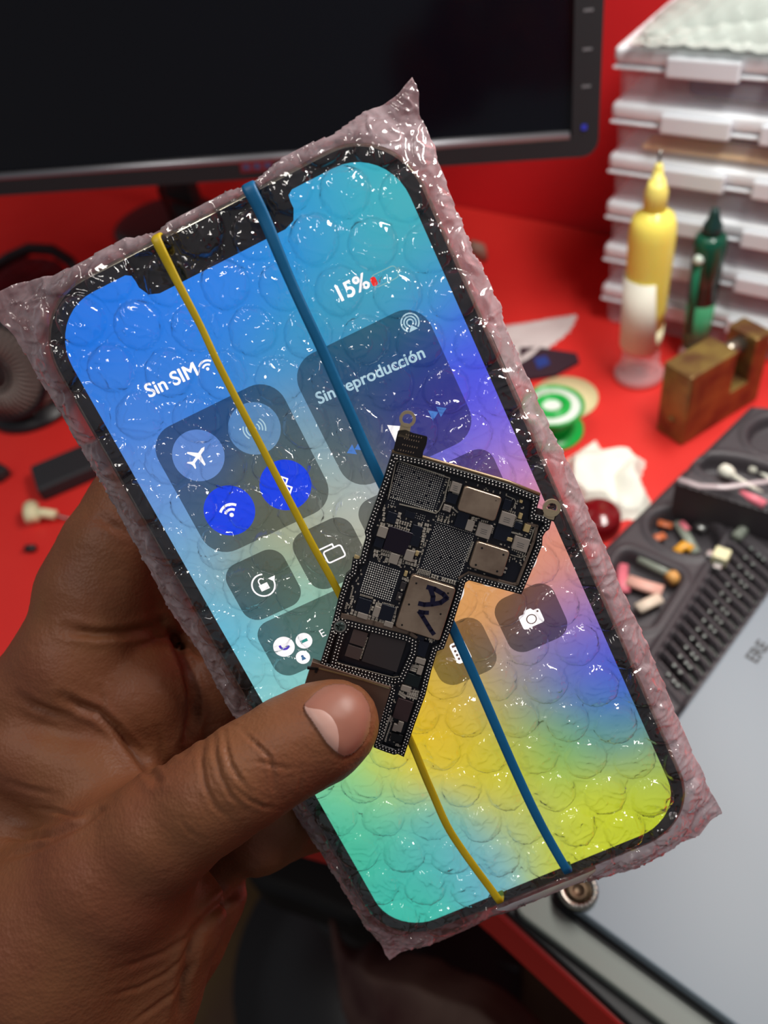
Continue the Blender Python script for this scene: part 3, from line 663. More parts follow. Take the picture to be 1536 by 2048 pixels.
def pic(name, poly, z, colf, parent, step=1.5):
    """flat piece of display picture: fine grid clipped to an outline, each point with its own display colour"""
    P = np.array(poly); x0, y0 = P.min(0); x1, y1 = P.max(0)
    bm = bmesh.new(); vs_ = [bm.verts.new(L3(a, b, z)) for a, b in poly]; bm.faces.new(vs_)
    for ax_, lo, hi in ((0, x0, x1), (1, y0, y1)):
        k = lo + step
        while k < hi:
            co_ = Vector((k * .001, 0, 0)) if ax_ == 0 else Vector((0, k * .001, 0)); no = Vector((1, 0, 0)) if ax_ == 0 else Vector((0, 1, 0))
            bmesh.ops.bisect_plane(bm, geom=bm.verts[:] + bm.edges[:] + bm.faces[:], plane_co=co_, plane_no=no, dist=1e-7); k += step
    me = bpy.data.meshes.new(name); bm.normal_update()
    if bm.faces[:] and sum(f.normal.z for f in bm.faces) < 0: bmesh.ops.reverse_faces(bm, faces=bm.faces)
    bm.to_mesh(me); bm.free(); me.materials.append(SM)
    ca = me.color_attributes.new('pic', 'FLOAT_COLOR', 'POINT')
    buf = np.ones((len(me.vertices), 4))
    for i, v in enumerate(me.vertices): buf[i, :3] = colf(v.co.x * 1000, v.co.y * 1000)
    ca.data.foreach_set('color', buf.ravel()); return link(bpy.data.objects.new(name, me), parent)
# display outline with the notch
dp = rpoly(DW, DH, 10.5, 10)
nc = .5 * (ph(300, 545)[0] + ph(560, 440)[0]); nw = 16.2
top = DH / 2; nd = 5.6
notch = [(nc + nw + 1.2, top), (nc + nw + .2, top - .6), (nc + nw, top - 1.8), (nc + nw, top - 3.0), (nc + nw - 1.0, top - 4.9), (nc + nw - 3, top - nd), (nc - nw + 3, top - nd), (nc - nw + 1.0, top - 4.9), (nc - nw, top - 3.0), (nc - nw, top - 1.8), (nc - nw - .2, top - .6), (nc - nw - 1.2, top)]
k0 = 11   # after the first corner (top right) the outline runs to the top left
dpoly = dp[:k0] + notch + dp[k0:]
screen = pic('display', dpoly, .06, wall_col, phone, 1.6)
def dark(f, tint=(0, 0, 0), a=.0): return lambda x, y: wall_col(x, y) * f * (1 - a) + np.array(tint) * a
def sq(cx, cy, w, h, r=None): return rpoly(w, h, r if r else min(w, h) * .26, 8, cx, cy)
def P2(px, py): return np.array(ph(px, py))
tl, tr, br, bl = P2(289, 880), P2(544, 749), P2(676, 1001), P2(432, 1120)
t1 = (tl + tr + br + bl) / 4; s1 = (np.linalg.norm(tr - tl) + np.linalg.norm(br - bl) + np.linalg.norm(tl - bl) + np.linalg.norm(tr - br)) / 4
tl, tr, br, bl = P2(578, 730), P2(843, 598), P2(963, 860), P2(695, 995)
t2 = (tl + tr + br + bl) / 4
lk, mi = P2(527, 1170), P2(661, 1107); clc, cmr = P2(921, 1303), P2(1062, 1236)
pit = (mi[0] - lk[0] + cmr[0] - clc[0]) / 2; tw = pit * .83
pic('control_tile', sq(t1[0], t1[1], s1, s1, 5.2), .09, dark(.30), screen)
pic('media_tile', sq(t2[0], t2[1], s1, s1, 5.2), .09, dark(.34), screen)
pic('control_tile', sq(lk[0], lk[1], tw, tw, 3.4), .09, dark(.26), screen); pic('control_tile', sq(mi[0], mi[1], tw, tw, 3.4), .09, dark(.26), screen)
pic('control_tile', sq(clc[0], clc[1], tw, tw, 3.4), .09, dark(.36), screen); pic('control_tile', sq(cmr[0], cmr[1], tw, tw, 3.4), .09, dark(.26), screen)
fc = P2(568, 1293)
fx0 = lk[0] - tw / 2
pic('focus_tile', sq(fx0 + (pit + tw) / 2, fc[1], pit + tw, tw, 3.4), .09, dark(.28), screen)
hs = s1
for kx, white in ((clc[0], .86), (cmr[0], .60)):
    sy_ = (lk[1] + fc[1]) / 2
    pic('slider_tile', sq(kx, sy_, tw, hs, 3.4), .09, dark(.3), screen)
    pic('slider_fill', sq(kx, sy_ - hs * (1 - white) / 2, tw, hs * white, 3.4), .12, lambda x, y: np.array([.98, .93, .9]), screen)
WT = glow('white_icon', (255, 250, 250), 1.25); WT2 = glow('soft_white_icon', (190, 225, 240), .95)
BLU = lambda x, y: np.array(lin((14, 66, 240)))
# round toggles: offsets taken from the tile centre
q4 = s1 * .225
cc = [P2(397, 911), P2(509, 857), P2(459, 1021), P2(571, 970)]
cr = 5.15
def disc(c, r, n=40): return [(c[0] + r * math.cos(2 * PI * k / n), c[1] + r * math.sin(2 * PI * k / n)) for k in range(n)]
pic('toggle', disc(cc[0], cr), .12, dark(.72, lin((120, 160, 240)), .45), screen); pic('toggle', disc(cc[1], cr), .12, dark(.62, lin((110, 165, 225)), .4), screen)
pic('toggle', disc(cc[2], cr), .12, BLU, screen); pic('toggle', disc(cc[3], cr), .12, BLU, screen)
def flat(name, polys, z, m, parent, mtx=None):
    vs_, fs_ = [], []
    for p_ in polys:
        b_ = len(vs_)
        a_ = sum(p_[i][0] * p_[(i + 1) % len(p_)][1] - p_[(i + 1) % len(p_)][0] * p_[i][1] for i in range(len(p_)))
        if a_ < 0: p_ = p_[::-1]
        for x, y in p_: vs_.append(L3(x, y, z))
        fs_.append(tuple(range(b_, len(vs_))))
    return mesh(name, vs_, fs_, m, parent)
def stroke(pts, w):                           # a thick polyline as one quad per step with round ends
    out = []; pts = [np.array(p_, float) for p_ in pts]
    for a_, b_ in zip(pts[:-1], pts[1:]):
        d_ = b_ - a_; n__ = np.linalg.norm(d_) + 1e-9; s_ = np.array([-d_[1], d_[0]]) / n__ * w / 2; e_ = d_ / n__ * w * .25
        out.append([tuple(a_ + s_ - e_), tuple(a_ - s_ - e_), tuple(b_ - s_ + e_), tuple(b_ + s_ + e_)])
    return out
def arc(c, r, a0, a1, n=14): return [(c[0] + r * math.cos(math.radians(a0 + (a1 - a0) * k / n)), c[1] + r * math.sin(math.radians(a0 + (a1 - a0) * k / n))) for k in range(n + 1)]
def wifi(nm, c, s, m, z):
    c = np.array(c) + np.array([0, -s * .45]); ps = [disc(c + np.array([0, s * .08]), s * .17, 14)]
    for r_ in (.52, .92): ps += stroke(arc(c, s * r_, 45, 135), s * .2)
    return flat(nm, ps, z, m, screen)
wifi('wifi_icon', cc[2], 2.6, WT, .16); wifi('wifi_icon', P2(412, 731), 1.9, WT, .10)
a_ = cc[0]; R45 = math.radians(28)
def rot(p_, c, an): return (c[0] + p_[0] * math.cos(an) - p_[1] * math.sin(an), c[1] + p_[0] * math.sin(an) + p_[1] * math.cos(an))
pl_ = [(-2.3, .28), (-1.4, .28), (1.6, .32), (2.2, 0), (1.6, -.32), (-1.4, -.28), (-2.3, -.28)]
flat('airplane_icon', [[rot(v, a_, R45) for v in pl_], [rot(v, a_, R45) for v in [(.5, .2), (-.6, 2.1), (-1.0, 2.1), (-.5, .2)]], [rot(v, a_, R45) for v in [(.5, -.2), (-.5, -.2), (-1.0, -2.1), (-.6, -2.1)]],
      [rot(v, a_, R45) for v in [(-1.6, .2), (-2.3, 1.0), (-2.6, 1.0), (-2.3, .2)]], [rot(v, a_, R45) for v in [(-1.6, -.2), (-2.3, -.2), (-2.6, -1.0), (-2.3, -1.0)]]], .16, WT, screen)
c_ = cc[1]; ps = [disc(c_, .4, 12)] + stroke([(c_[0], c_[1]), (c_[0], c_[1] - 1.8)], .35)
for r_ in (1.0, 1.6, 2.2): ps += stroke(arc(c_, r_, -35, 35, 6), .26) + stroke(arc(c_, r_, 145, 215, 6), .26)
flat('antenna_icon', ps, .16, WT2, screen)
c_ = cc[3]; b_ = [(-.95, -.95), (.95, .95), (0, 1.9), (0, -1.9), (.95, -.95), (-.95, .95)]
flat('bluetooth_icon', stroke([(c_[0] + x, c_[1] + y) for x, y in b_], .34), .16, WT, screen)
flat('lock_icon', stroke(arc(lk, 2.35, 70, 380, 30), .34) + [[(lk[0] - .95, lk[1] - 1.1), (lk[0] + .95, lk[1] - 1.1), (lk[0] + .95, lk[1] + .3), (lk[0] - .95, lk[1] + .3)]] + stroke([(lk[0] - .6, lk[1] + .3), (lk[0] - .6, lk[1] + .9)] + arc((lk[0], lk[1] + .9), .6, 180, 20, 8), .28)
     + [[(lk[0] + 1.5, lk[1] + .9), (lk[0] + 3.1, lk[1] + .9), (lk[0] + 2.4, lk[1] - .3)]], .13, WT, screen)
def rrs(cx, cy, w, h, r): p_ = rpoly(w, h, r, 3, cx, cy); return p_ + [p_[0]]
flat('mirroring_icon', stroke(rrs(mi[0] + .7, mi[1] - .4, 3.9, 2.6, .5), .34) + stroke([(mi[0] - 1.6, mi[1] - .9), (mi[0] - 2.8, mi[1] - .9), (mi[0] - 2.8, mi[1] + 1.7), (mi[0] + 1.2, mi[1] + 1.7), (mi[0] + 1.2, mi[1] + 1.1)], .34), .13, WT, screen)
c_ = cmr
flat('camera_icon', [rpoly(4.7, 3.3, .5, 3, c_[0], c_[1] - .2), [(c_[0] - 1.2, c_[1] + 1.3), (c_[0] + 1.2, c_[1] + 1.3), (c_[0] + .7, c_[1] + 2.1), (c_[0] - .7, c_[1] + 2.1)]], .13, WT, screen)
GLY = glow('icon_gap', (120, 90, 80), .8)
flat('camera_icon_ring', stroke(arc((c_[0], c_[1] - .2), 1.0, 0, 360, 24), .22) + [disc((c_[0] + 1.8, c_[1] + .9), .22, 10)], .15, GLY, screen)
c_ = clc
flat('calculator_icon', [rpoly(3.3, 4.9, .6, 3, c_[0], c_[1])], .13, WT, screen)
flat('calculator_keys', [disc((c_[0] + i * .95, c_[1] + .6 - j * .95), .28, 10) for i in (-1, 0, 1) for j in range(3)] + [[(c_[0] - 1.2, c_[1] + 1.5), (c_[0] + 1.2, c_[1] + 1.5), (c_[0] + 1.2, c_[1] + 2.0), (c_[0] - 1.2, c_[1] + 2.0)]], .15, GLY, screen)
for px_, r_ in (((568, 1293), 2.25), ((608, 1281), 1.75), ((606, 1314), 1.5)):
    c_ = P2(*px_); flat('focus_dot', [disc(c_, r_)], .13, WT, screen)
c_ = P2(568, 1293); flat('moon_icon', stroke(arc((c_[0] + .25, c_[1] + .35), .95, 170, 320, 10), .5), .15, glow('moon_violet', (90, 60, 210), .9), screen)
c_ = P2(608, 1281); flat('bed_icon', [[(c_[0] - .8, c_[1] - .35), (c_[0] + .8, c_[1] - .35), (c_[0] + .8, c_[1] + .3), (c_[0] - .8, c_[1] + .3)]], .15, glow('bed_teal', (40, 160, 150), .9), screen)
c_ = P2(606, 1314); flat('person_icon', [disc((c_[0], c_[1] + .25), .3, 10), [(c_[0] - .5, c_[1] - .6), (c_[0] + .5, c_[1] - .6), (c_[0] + .3, c_[1]), (c_[0] - .3, c_[1])]], .15, glow('card_blue', (70, 120, 170), .9), screen)
MC = glow('media_arrow', (90, 150, 240), .8)
for px_ in ((710, 898), (876, 824)):
    c_ = P2(*px_); sg = 1 if px_[0] > 800 else -1
    flat('skip_icon', [[(c_[0] - 1.6 * sg, c_[1] + 1.1), (c_[0] - 1.6 * sg, c_[1] - 1.1), (c_[0] + .1 * sg, c_[1])], [(c_[0] + .1 * sg, c_[1] + 1.1), (c_[0] + .1 * sg, c_[1] - 1.1), (c_[0] + 1.8 * sg, c_[1])]], .13, MC, screen)
c_ = P2(796, 862); flat('play_icon', [[(c_[0] - 1.4, c_[1] + 2.0), (c_[0] - 1.4, c_[1] - 2.0), (c_[0] + 2.0, c_[1])]], .13, WT, screen)
c_ = P2(820, 645); ps = []
for r_ in (.6, 1.15, 1.7): ps += stroke(arc(c_, r_, -50, 230, 16), .28)
flat('airplay_icon', ps + [[(c_[0] - .9, c_[1] - 1.6), (c_[0] + .9, c_[1] - 1.6), (c_[0], c_[1] - .5)]], .13, WT2, screen)
def ptext(nm, body, a, b, m, z=.13, bold=.00005):
    A, B = P2(*a), P2(*b); d_ = B - A; wd = np.linalg.norm(d_) * .001
    o = text(nm, body, 1.0, m, screen, Matrix.Identity(4), 0, bold=0)
    xs_ = [v.co.x for v in o.data.vertices]; k_ = wd / (max(xs_) - min(xs_)); x0_ = min(xs_)
    if len(body) > 1:                         # heavier weight: the same letters repeated a hair apart
        me_ = o.data; V_ = [v.co.copy() for v in me_.vertices]; F_ = [tuple(p_.vertices) for p_ in me_.polygons]; v2, f2 = [], []
        for q_, (dx_, dy_) in enumerate(((0, 0), (.022, 0), (-.022, 0), (0, .020), (0, -.020), (.016, .016), (-.016, -.016), (.016, -.016), (-.016, .016))):
            f2 += [tuple(i + len(v2) for i in f_) for f_ in F_]; v2 += [v + Vector((dx_, dy_, q_ * 1e-5)) for v in V_]
        me_.clear_geometry(); me_.from_pydata([tuple(v) for v in v2], [], f2); me_.update()
    o.data.transform(Matrix.Translation(L3(A[0], A[1], z)) @ Matrix.Rotation(math.atan2(d_[1], d_[0]), 4, 'Z') @ Matrix.Diagonal((k_, k_, 1, 1)) @ Matrix.Translation((-x0_, 0, 0)))
    return o
ptext('status_text', 'Sin SIM', (300, 795), (398, 749), WT)
ptext('battery_text', '15%', (684, 602), (741, 573), WT)
ptext('media_text', 'Sin reproducción', (639, 808), (851, 714), WT2)
ptext('focus_text', 'E', (645, 1274), (653, 1270), WT)
c_ = P2(770, 553); flat('battery_outline', stroke(rrs(c_[0], c_[1], 5.0, 2.3, .7), .18) + [rpoly(.4, .8, .15, 2, c_[0] + 2.9, c_[1])], .13, glow('battery_grey', (150, 210, 215), .8), screen)
c_ = P2(748, 563); flat('battery_charge', [rpoly(1.1, 1.7, .4, 3, c_[0], c_[1])], .14, glow('battery_red', (250, 40, 30), 1), screen)

# ------------------------------------------------------------------ bubble wrap sleeve
OUT = [(-14, 612), (0, 580), (50, 563), (110, 551), (160, 530), (200, 506), (260, 476), (298, 470), (320, 466), (345, 446), (385, 424), (425, 405), (460, 384), (485, 378), (515, 366), (550, 332), (580, 310), (615, 294), (665, 275), (695, 250), (725, 226), (767, 210), (796, 188), (812, 168), (826, 152), (835, 168), (841, 234),
       (856, 262), (869, 290), (874, 314), (888, 359), (906, 400), (921, 438), (934, 476), (950, 510), (968, 545), (984, 575), (1000, 612), (1007, 645), (1024, 685), (1038, 718), (1056, 756), (1072, 790), (1098, 852), (1128, 908), (1155, 969), (1184, 1038), (1209, 1090), (1234, 1157), (1277, 1250), (1314, 1334), (1341, 1402), (1373, 1478), (1408, 1552),
       (1425, 1590), (1443, 1627), (1422, 1640), (1400, 1670), (1361, 1686), (1326, 1708), (1290, 1726), (1250, 1744), (1181, 1757), (1142, 1752), (1095, 1776), (1040, 1800), (1010, 1812), (978, 1816), (950, 1838), (900, 1864), (844, 1891), (800, 1905), (779, 1921), (761, 1887), (740, 1856), (715, 1813), (676, 1750), (642, 1695), (606, 1641),
       (560, 1570), (510, 1500), (470, 1431), (430, 1360), (406, 1306), (366, 1252), (332, 1205), (305, 1144), (278, 1093), (250, 1045), (210, 968), (169, 900), (157, 881), (129, 830), (103, 791), (92, 776), (71, 739), (43, 698), (26, 668), (0, 643)]
MIDZ = -3.0
oc = []
for i in range(len(OUT)):
    a_, b_ = np.array(OUT[i]), np.array(OUT[(i + 1) % len(OUT)]); n__ = max(1, int(np.linalg.norm(b_ - a_) / 7))
    for k in range(n__): oc.append(a_ + (b_ - a_) * k / n__)
ocp = []
for i, p_ in enumerate(oc):
    x, y = ph(p_[0], p_[1], MIDZ); j = .45 * noise.noise((x * .35, y * .35, 1)) + .28 * noise.noise((x * 1.1, y * 1.1, 4))
    ocp.append((x + j, y + j * .5))
BAND_Y = [(312, 478), (345, 545), (400, 650), (445, 745), (500, 850), (560, 965), (620, 1080), (680, 1190), (740, 1310), (820, 1480), (860, 1575), (900, 1662), (950, 1735), (1000, 1803)]
BAND_B = [(497, 374), (530, 440), (580, 560), (640, 690), (700, 825), (755, 948), (830, 1100), (908, 1262), (965, 1390), (1030, 1540), (1085, 1655), (1136, 1744)]
bandp = [[ph(x, y, 3.5) for x, y in B_] for B_ in (BAND_Y, BAND_B)]
def dist_poly(X, Y, pts):
    d = np.full(X.shape, 1e9)
    for (ax_, ay_), (bx_, by_) in zip(pts[:-1], pts[1:]):
        ex, ey = bx_ - ax_, by_ - ay_; tt = np.clip(((X - ax_) * ex + (Y - ay_) * ey) / (ex * ex + ey * ey), 0, 1)
        d = np.minimum(d, np.hypot(X - ax_ - tt * ex, Y - ay_ - tt * ey))
    return d
# bubble lattice fitted to the bubbles that can be told apart in the photograph
obs = [((272, 650), (0, 0)), ((390, 660), (1, 0)), ((505, 670), (2, 0)), ((450, 570), (1, -1)), ((565, 580), (2, -1)), ((682, 582), (3, -1)), ((627, 480), (2, -2)), ((740, 480), (3, -2)), ((690, 372), (2, -3)),
       ((330, 740), (1, 1)), ((385, 838), (2, 2))]
def vnoise(x, y, s, seed): return noise.noise((x * s, y * s, seed))
A_ = []; bx_ = []; by2 = []
for (px_, py_), (i, j) in obs: x, y = ph(px_, py_, 3); A_.append([1, i, j]); bx_.append(x); by2.append(y)
A_ = np.array(A_, float); sx_ = np.linalg.lstsq(A_, np.array(bx_), rcond=None)[0]; sy_ = np.linalg.lstsq(A_, np.array(by2), rcond=None)[0]
print('lattice', sx_, sy_)
cen = []
for i in range(-30, 31):
    for j in range(-30, 31):
        x = sx_ @ [1, i, j]; y = sy_ @ [1, i, j]
        if abs(x) < 60 and abs(y) < 110: cen.append((x + random.uniform(-.25, .25), y + random.uniform(-.25, .25), random.uniform(.62, 1.0), random.uniform(0, 100)))
RB_ = .5 * math.hypot(sx_[1], sy_[1]) * .87
def sheet(name, sign, res, m, parent):
    P = np.array(ocp); x0, y0 = P.min(0) - 1; x1, y1 = P.max(0) + 1
    X, Y = np.meshgrid(np.arange(x0, x1, res), np.arange(y0, y1, res))
    sd = sd_poly(X, Y, ocp)
    # distance to the phone's outline
    qx = np.abs(X) - (BW_ / 2 - BR_); qy = np.abs(Y) - (BH_ / 2 - BR_)
    dph = np.hypot(np.maximum(qx, 0), np.maximum(qy, 0)) + np.minimum(np.maximum(qx, qy), 0) - BR_
    base_hi = 1.0 if sign > 0 else -8.8
    s_ = sstep(-1.0, 7.5, dph); Z = base_hi * (1 - s_) + MIDZ * s_
    db = np.minimum(dist_poly(X, Y, bandp[0]), dist_poly(X, Y, bandp[1]))
    fade = sstep(0.4, 2.6, -sd); press = .30 + .70 * sstep(.8, 3.8, db)
    B_ = np.zeros(X.shape)
    cs = cen if sign > 0 else [(c[0] + 2, c[1] + 3, c[2], c[3]) for c in cen]
    for cx_, cy_, am, sd_ in cs:
        i0, i1 = np.searchsorted(X[0], [cx_ - RB_ * 1.2, cx_ + RB_ * 1.2]); j0, j1 = np.searchsorted(Y[:, 0], [cy_ - RB_ * 1.2, cy_ + RB_ * 1.2])
        if i1 <= i0 or j1 <= j0: continue
        xx, yy = X[j0:j1, i0:i1], Y[j0:j1, i0:i1]
        th = np.arctan2(yy - cy_, xx - cx_); r_ = np.hypot(xx - cx_, yy - cy_) / (RB_ * (1 + .02 * np.sin(3 * th + sd_) + .012 * np.sin(7 * th + sd_)))
        h_ = np.where(r_ < 1, np.sqrt(np.clip(1 - r_ ** 9, 0, 1)) * 1.7 + (1 - r_ ** 2) * 1.0, 0) * am
        sag = .9 * am * np.exp(-((r_ / .55) ** 2)) * (.5 + .5 * math.sin(sd_ * 7))
        B_[j0:j1, i0:i1] = np.maximum(B_[j0:j1, i0:i1], h_ - sag * (r_ < 1))
    Z = Z + sign * B_ * fade * press * (1 - .55 * sstep(-4, 3, dph))
    # wrinkles
    n1_ = np.zeros(X.shape)
    flatv = [(x, y) for x, y in zip(X.ravel(), Y.ravel())]
    use_ = (sd < res * 1.5).ravel(); buf = n1_.ravel()
    for k, (x, y) in enumerate(flatv):
        if use_[k]:
            a1 = noise.noise((x * .16, y * .16, 3 * sign)); w_ = 1 - abs(noise.noise((x * .33 + a1 * 1.5, y * .33 - a1, 7 + sign))) * 5
            buf[k] = .34 * a1 + (.42 * w_ * w_ if w_ > 0 else 0) + .07 * noise.noise((x * 1.3, y * 1.3, 9))
    Z = Z + sign * n1_ * (.4 + .6 * fade) * (1 + 1.0 * s_)
    if sign > 0: Z = np.maximum(Z, np.where(dph < 0, .35, -50))
    else: Z = np.minimum(Z, np.where(dph < 0, -8.0, 50))
    inside = sd < 0
    cell = inside[:-1, :-1] | inside[1:, :-1] | inside[:-1, 1:] | inside[1:, 1:]
    use = np.zeros(X.shape, bool); use[:-1, :-1] |= cell; use[1:, :-1] |= cell; use[:-1, 1:] |= cell; use[1:, 1:] |= cell
    # vertices outside are drawn back on to the outline
    Pn = np.array(ocp)
    jj, ii = np.nonzero(use & ~inside)
    A0 = Pn; A1 = np.roll(Pn, -1, 0); E_ = A1 - A0; EE = (E_ ** 2).sum(1)
    for j, i in zip(jj, ii):
        p_ = np.array([X[j, i], Y[j, i]]); tt = np.clip(((p_ - A0) * E_).sum(1) / EE, 0, 1); q_ = A0 + E_ * tt[:, None]
        k = ((q_ - p_) ** 2).sum(1).argmin(); X[j, i], Y[j, i] = q_[k]; Z[j, i] = MIDZ
    idx = -np.ones(X.shape, int); idx[use] = np.arange(use.sum())
    vs_ = (np.c_[X[use], Y[use], Z[use]] * .001).tolist(); jj, ii = np.nonzero(cell)
    fs_ = np.c_[idx[jj, ii], idx[jj, ii + 1], idx[jj + 1, ii + 1], idx[jj + 1, ii]].tolist()
    o = mesh(name, vs_, fs_, m, parent, True)
    at = o.data.attributes.new('layers', 'FLOAT', 'POINT'); lv = (sstep(-1.5, 2.0, dph) if sign > 0 else np.ones(X.shape))[use]
    at.data.foreach_set('value', lv.astype(np.float32)); return o
wrap = thing('bubble_wrap_sleeve', 'crinkled clear bubble wrap sleeve sealed around the lit phone', 'bubble wrap', mw=MWP)
FF = film('bubble_film', .035, (230, 214, 220), .06, 230, .9, .0011, layers=.34, gloss=1.25)
FK = film('back_bubble_film', .62, (214, 186, 190), .2, 300, .7, .0008)
sheet('front_sheet', 1, .30, FF, wrap)
sheet('back_sheet', -1, .60, FK, wrap)

TF = film('taut_film_glare', .78, (240, 240, 246), .22, 120, .05, .0004, gloss=5)  # film pulled tight over the bottom edge; milky white paints its glare
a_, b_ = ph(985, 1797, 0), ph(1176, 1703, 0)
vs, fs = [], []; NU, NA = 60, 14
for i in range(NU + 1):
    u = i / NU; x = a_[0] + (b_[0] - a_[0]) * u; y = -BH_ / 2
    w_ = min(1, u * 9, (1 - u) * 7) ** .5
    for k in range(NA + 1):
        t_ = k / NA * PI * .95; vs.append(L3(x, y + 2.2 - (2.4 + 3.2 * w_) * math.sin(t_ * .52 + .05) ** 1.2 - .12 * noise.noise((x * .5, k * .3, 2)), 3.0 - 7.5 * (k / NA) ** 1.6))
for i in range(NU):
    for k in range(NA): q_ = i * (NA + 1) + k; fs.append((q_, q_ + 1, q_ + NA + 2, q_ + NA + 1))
mesh('taut_fold_glare', vs, fs, TF, wrap, True)

# ------------------------------------------------------------------ rubber bands
def band(name, label, pts_px, widths, z, m):
    t = thing(name, label, 'rubber band', mw=MWP)
    P = [ph(x, y, z) for x, y in pts_px]
    # resample along a smooth line
    res_, ws = [], []
    n__ = len(P)
    for i in range(n__ - 1):
        p0, p1, p2, p3 = [np.array(P[max(0, min(n__ - 1, k))]) for k in (i - 1, i, i + 1, i + 2)]
        for k in range(6):
            u = k / 6; res_.append(.5 * (2 * p1 + (p2 - p0) * u + (2 * p0 - 5 * p1 + 4 * p2 - p3) * u * u + (3 * p1 - p0 - 3 * p2 + p3) * u ** 3)); ws.append(widths[0] + (widths[1] - widths[0]) * min(1, (i + u) / 2.0) if i + u < 2 else widths[1] + (widths[2] - widths[1]) * (i + u - 2) / (n__ - 3))
    res_.append(np.array(P[-1])); ws.append(widths[2])
    th = .55; ring_ = []
    N = len(res_)
    front = []
    for i, p_ in enumerate(res_):
        zz = z + .25 * math.sin(i * .9) * .4
        front.append((p_[0], p_[1], zz, ws[i]))
    e0 = res_[0] - res_[1]; e0 /= np.linalg.norm(e0); e1_ = res_[-1] - res_[-2]; e1_ /= np.linalg.norm(e1_)
    f0 = res_[0]; f1 = res_[-1]
    loop = front + [(f1[0] + e1_[0] * .8, f1[1] + e1_[1] * .8, z - 2.0, widths[2]), (f1[0] + e1_[0] * .9, f1[1] + e1_[1] * .9, z - 6, widths[2]), (f1[0] + e1_[0] * .2, f1[1] + e1_[1] * .2, -11.2, widths[2])]
    nb = 14
    for k in range(1, nb): u = k / nb; q_ = f1 + (f0 - f1) * u; loop.append((q_[0], q_[1], -12.0, widths[1]))
    loop += [(f0[0] + e0[0] * .2, f0[1] + e0[1] * .2, -11.2, widths[0]), (f0[0] + e0[0] * .9, f0[1] + e0[1] * .9, z - 6, widths[0]), (f0[0] + e0[0] * .8, f0[1] + e0[1] * .8, z - 2.0, widths[0])]
    vs_, fs_ = [], []; NL = len(loop); dirn = norm(np.append(f1 - f0, 0)); side = np.array([-dirn[1], dirn[0], 0])
    for i, (x, y, zz, w_) in enumerate(loop):
        c = np.array([x, y, zz]); nx_ = np.array(loop[(i + 1) % NL][:3]); pv = np.array(loop[i - 1][:3]); tg = norm(nx_ - pv); nr = np.cross(tg, side); nr = norm(nr); sd_ = np.cross(nr, tg)
        for k in range(10):
            a = 2 * PI * k / 10; v = c + sd_ * (abs(math.cos(a)) ** .6 * (1 if math.cos(a) > 0 else -1) * w_ / 2) + nr * (abs(math.sin(a)) ** .6 * (1 if math.sin(a) > 0 else -1) * th / 2 * (1.6 if i < 5 else 1.1))
            vs_.append(L3(*v))
    for i in range(NL):
        for k in range(10): fs_.append((i * 10 + k, i * 10 + (k + 1) % 10, ((i + 1) % NL) * 10 + (k + 1) % 10, ((i + 1) % NL) * 10 + k))
    mesh('band', vs_, fs_, m, t, True); return t
band('rubber_band', 'yellow rubber band stretched lengthwise over the wrapped phone', BAND_Y, (1.9, 1.35, 1.75), 3.9, mat('yellow_rubber', (200, 172, 20), .45, bump=(900, .2, .0002)))
band('rubber_band', 'blue rubber band stretched lengthwise over the wrapped phone', BAND_B, (2.6, 2.0, 2.0), 3.9, mat('blue_rubber', (10, 100, 150), .45, bump=(900, .2, .0002)))

# ------------------------------------------------------------------ logic board held by the thumb
ZB = 6.0
def c5(X, Y): return 600 + X / 2.844, 800 + Y / 2.844
CV = {'5': lambda x, y: (x, y), 'A': lambda x, y: (398 + .4075 * x, 284 + .4075 * y), 'B': lambda x, y: (853 + .4075 * x, 398 + .4075 * y),
      'C': lambda x, y: (171 + .4814 * x, 796 + .4814 * y), 'D': lambda x, y: (.5184 * x, 1251 + .5184 * y)}
KS = {'5': 1, 'A': .4075, 'B': .4075, 'C': .4814, 'D': .5184}
bc = ph(*c5(720, 1100), ZB)
MWB = MWP @ Matrix.Translation((bc[0] * .001, bc[1] * .001, ZB * .001))
board = thing('logic_board', 'dark L-shaped phone logic board pinched under the thumb, metal shields and solder balls', 'circuit board', mw=MWB)
def bp(X, Y, k='5', z=0):
    x, y = CV[k](X, Y); q = ph(*c5(x, y), ZB + z); return q[0] - bc[0], q[1] - bc[1]
PCB = mat('black_pcb', (14, 15, 20), .38, spec=.5); PCB2 = mat('black_pcb_floor', (15, 18, 30), .45)
EDG = mat('brown_board_edge', (98, 84, 74), .45); SHD = mat('shield_metal', (190, 168, 146), .40, metal=.8, bump=(1500, .25, .00005), var=(220, (158, 136, 118)))
BAL = mat('solder', (236, 236, 230), .22, metal=.45); CAPM = mat('ceramic_grey', (150, 143, 134), .5); CAPE = mat('capacitor_tin', (205, 198, 184), .35, metal=.3)
NVY = mat('navy_chip', (17, 22, 36), .3); PUR = mat('purple_chip', (26, 18, 32), .2); GRY = mat('grey_chip', (146, 138, 130), .5); BRN = mat('brown_chip', (74, 62, 60), .55); DKG = mat('dark_grey_chip', (52, 48, 50), .5)
TAN = mat('tan_cap', (176, 156, 110), .45); INK = mat('marker_ink', (16, 14, 44), .4)
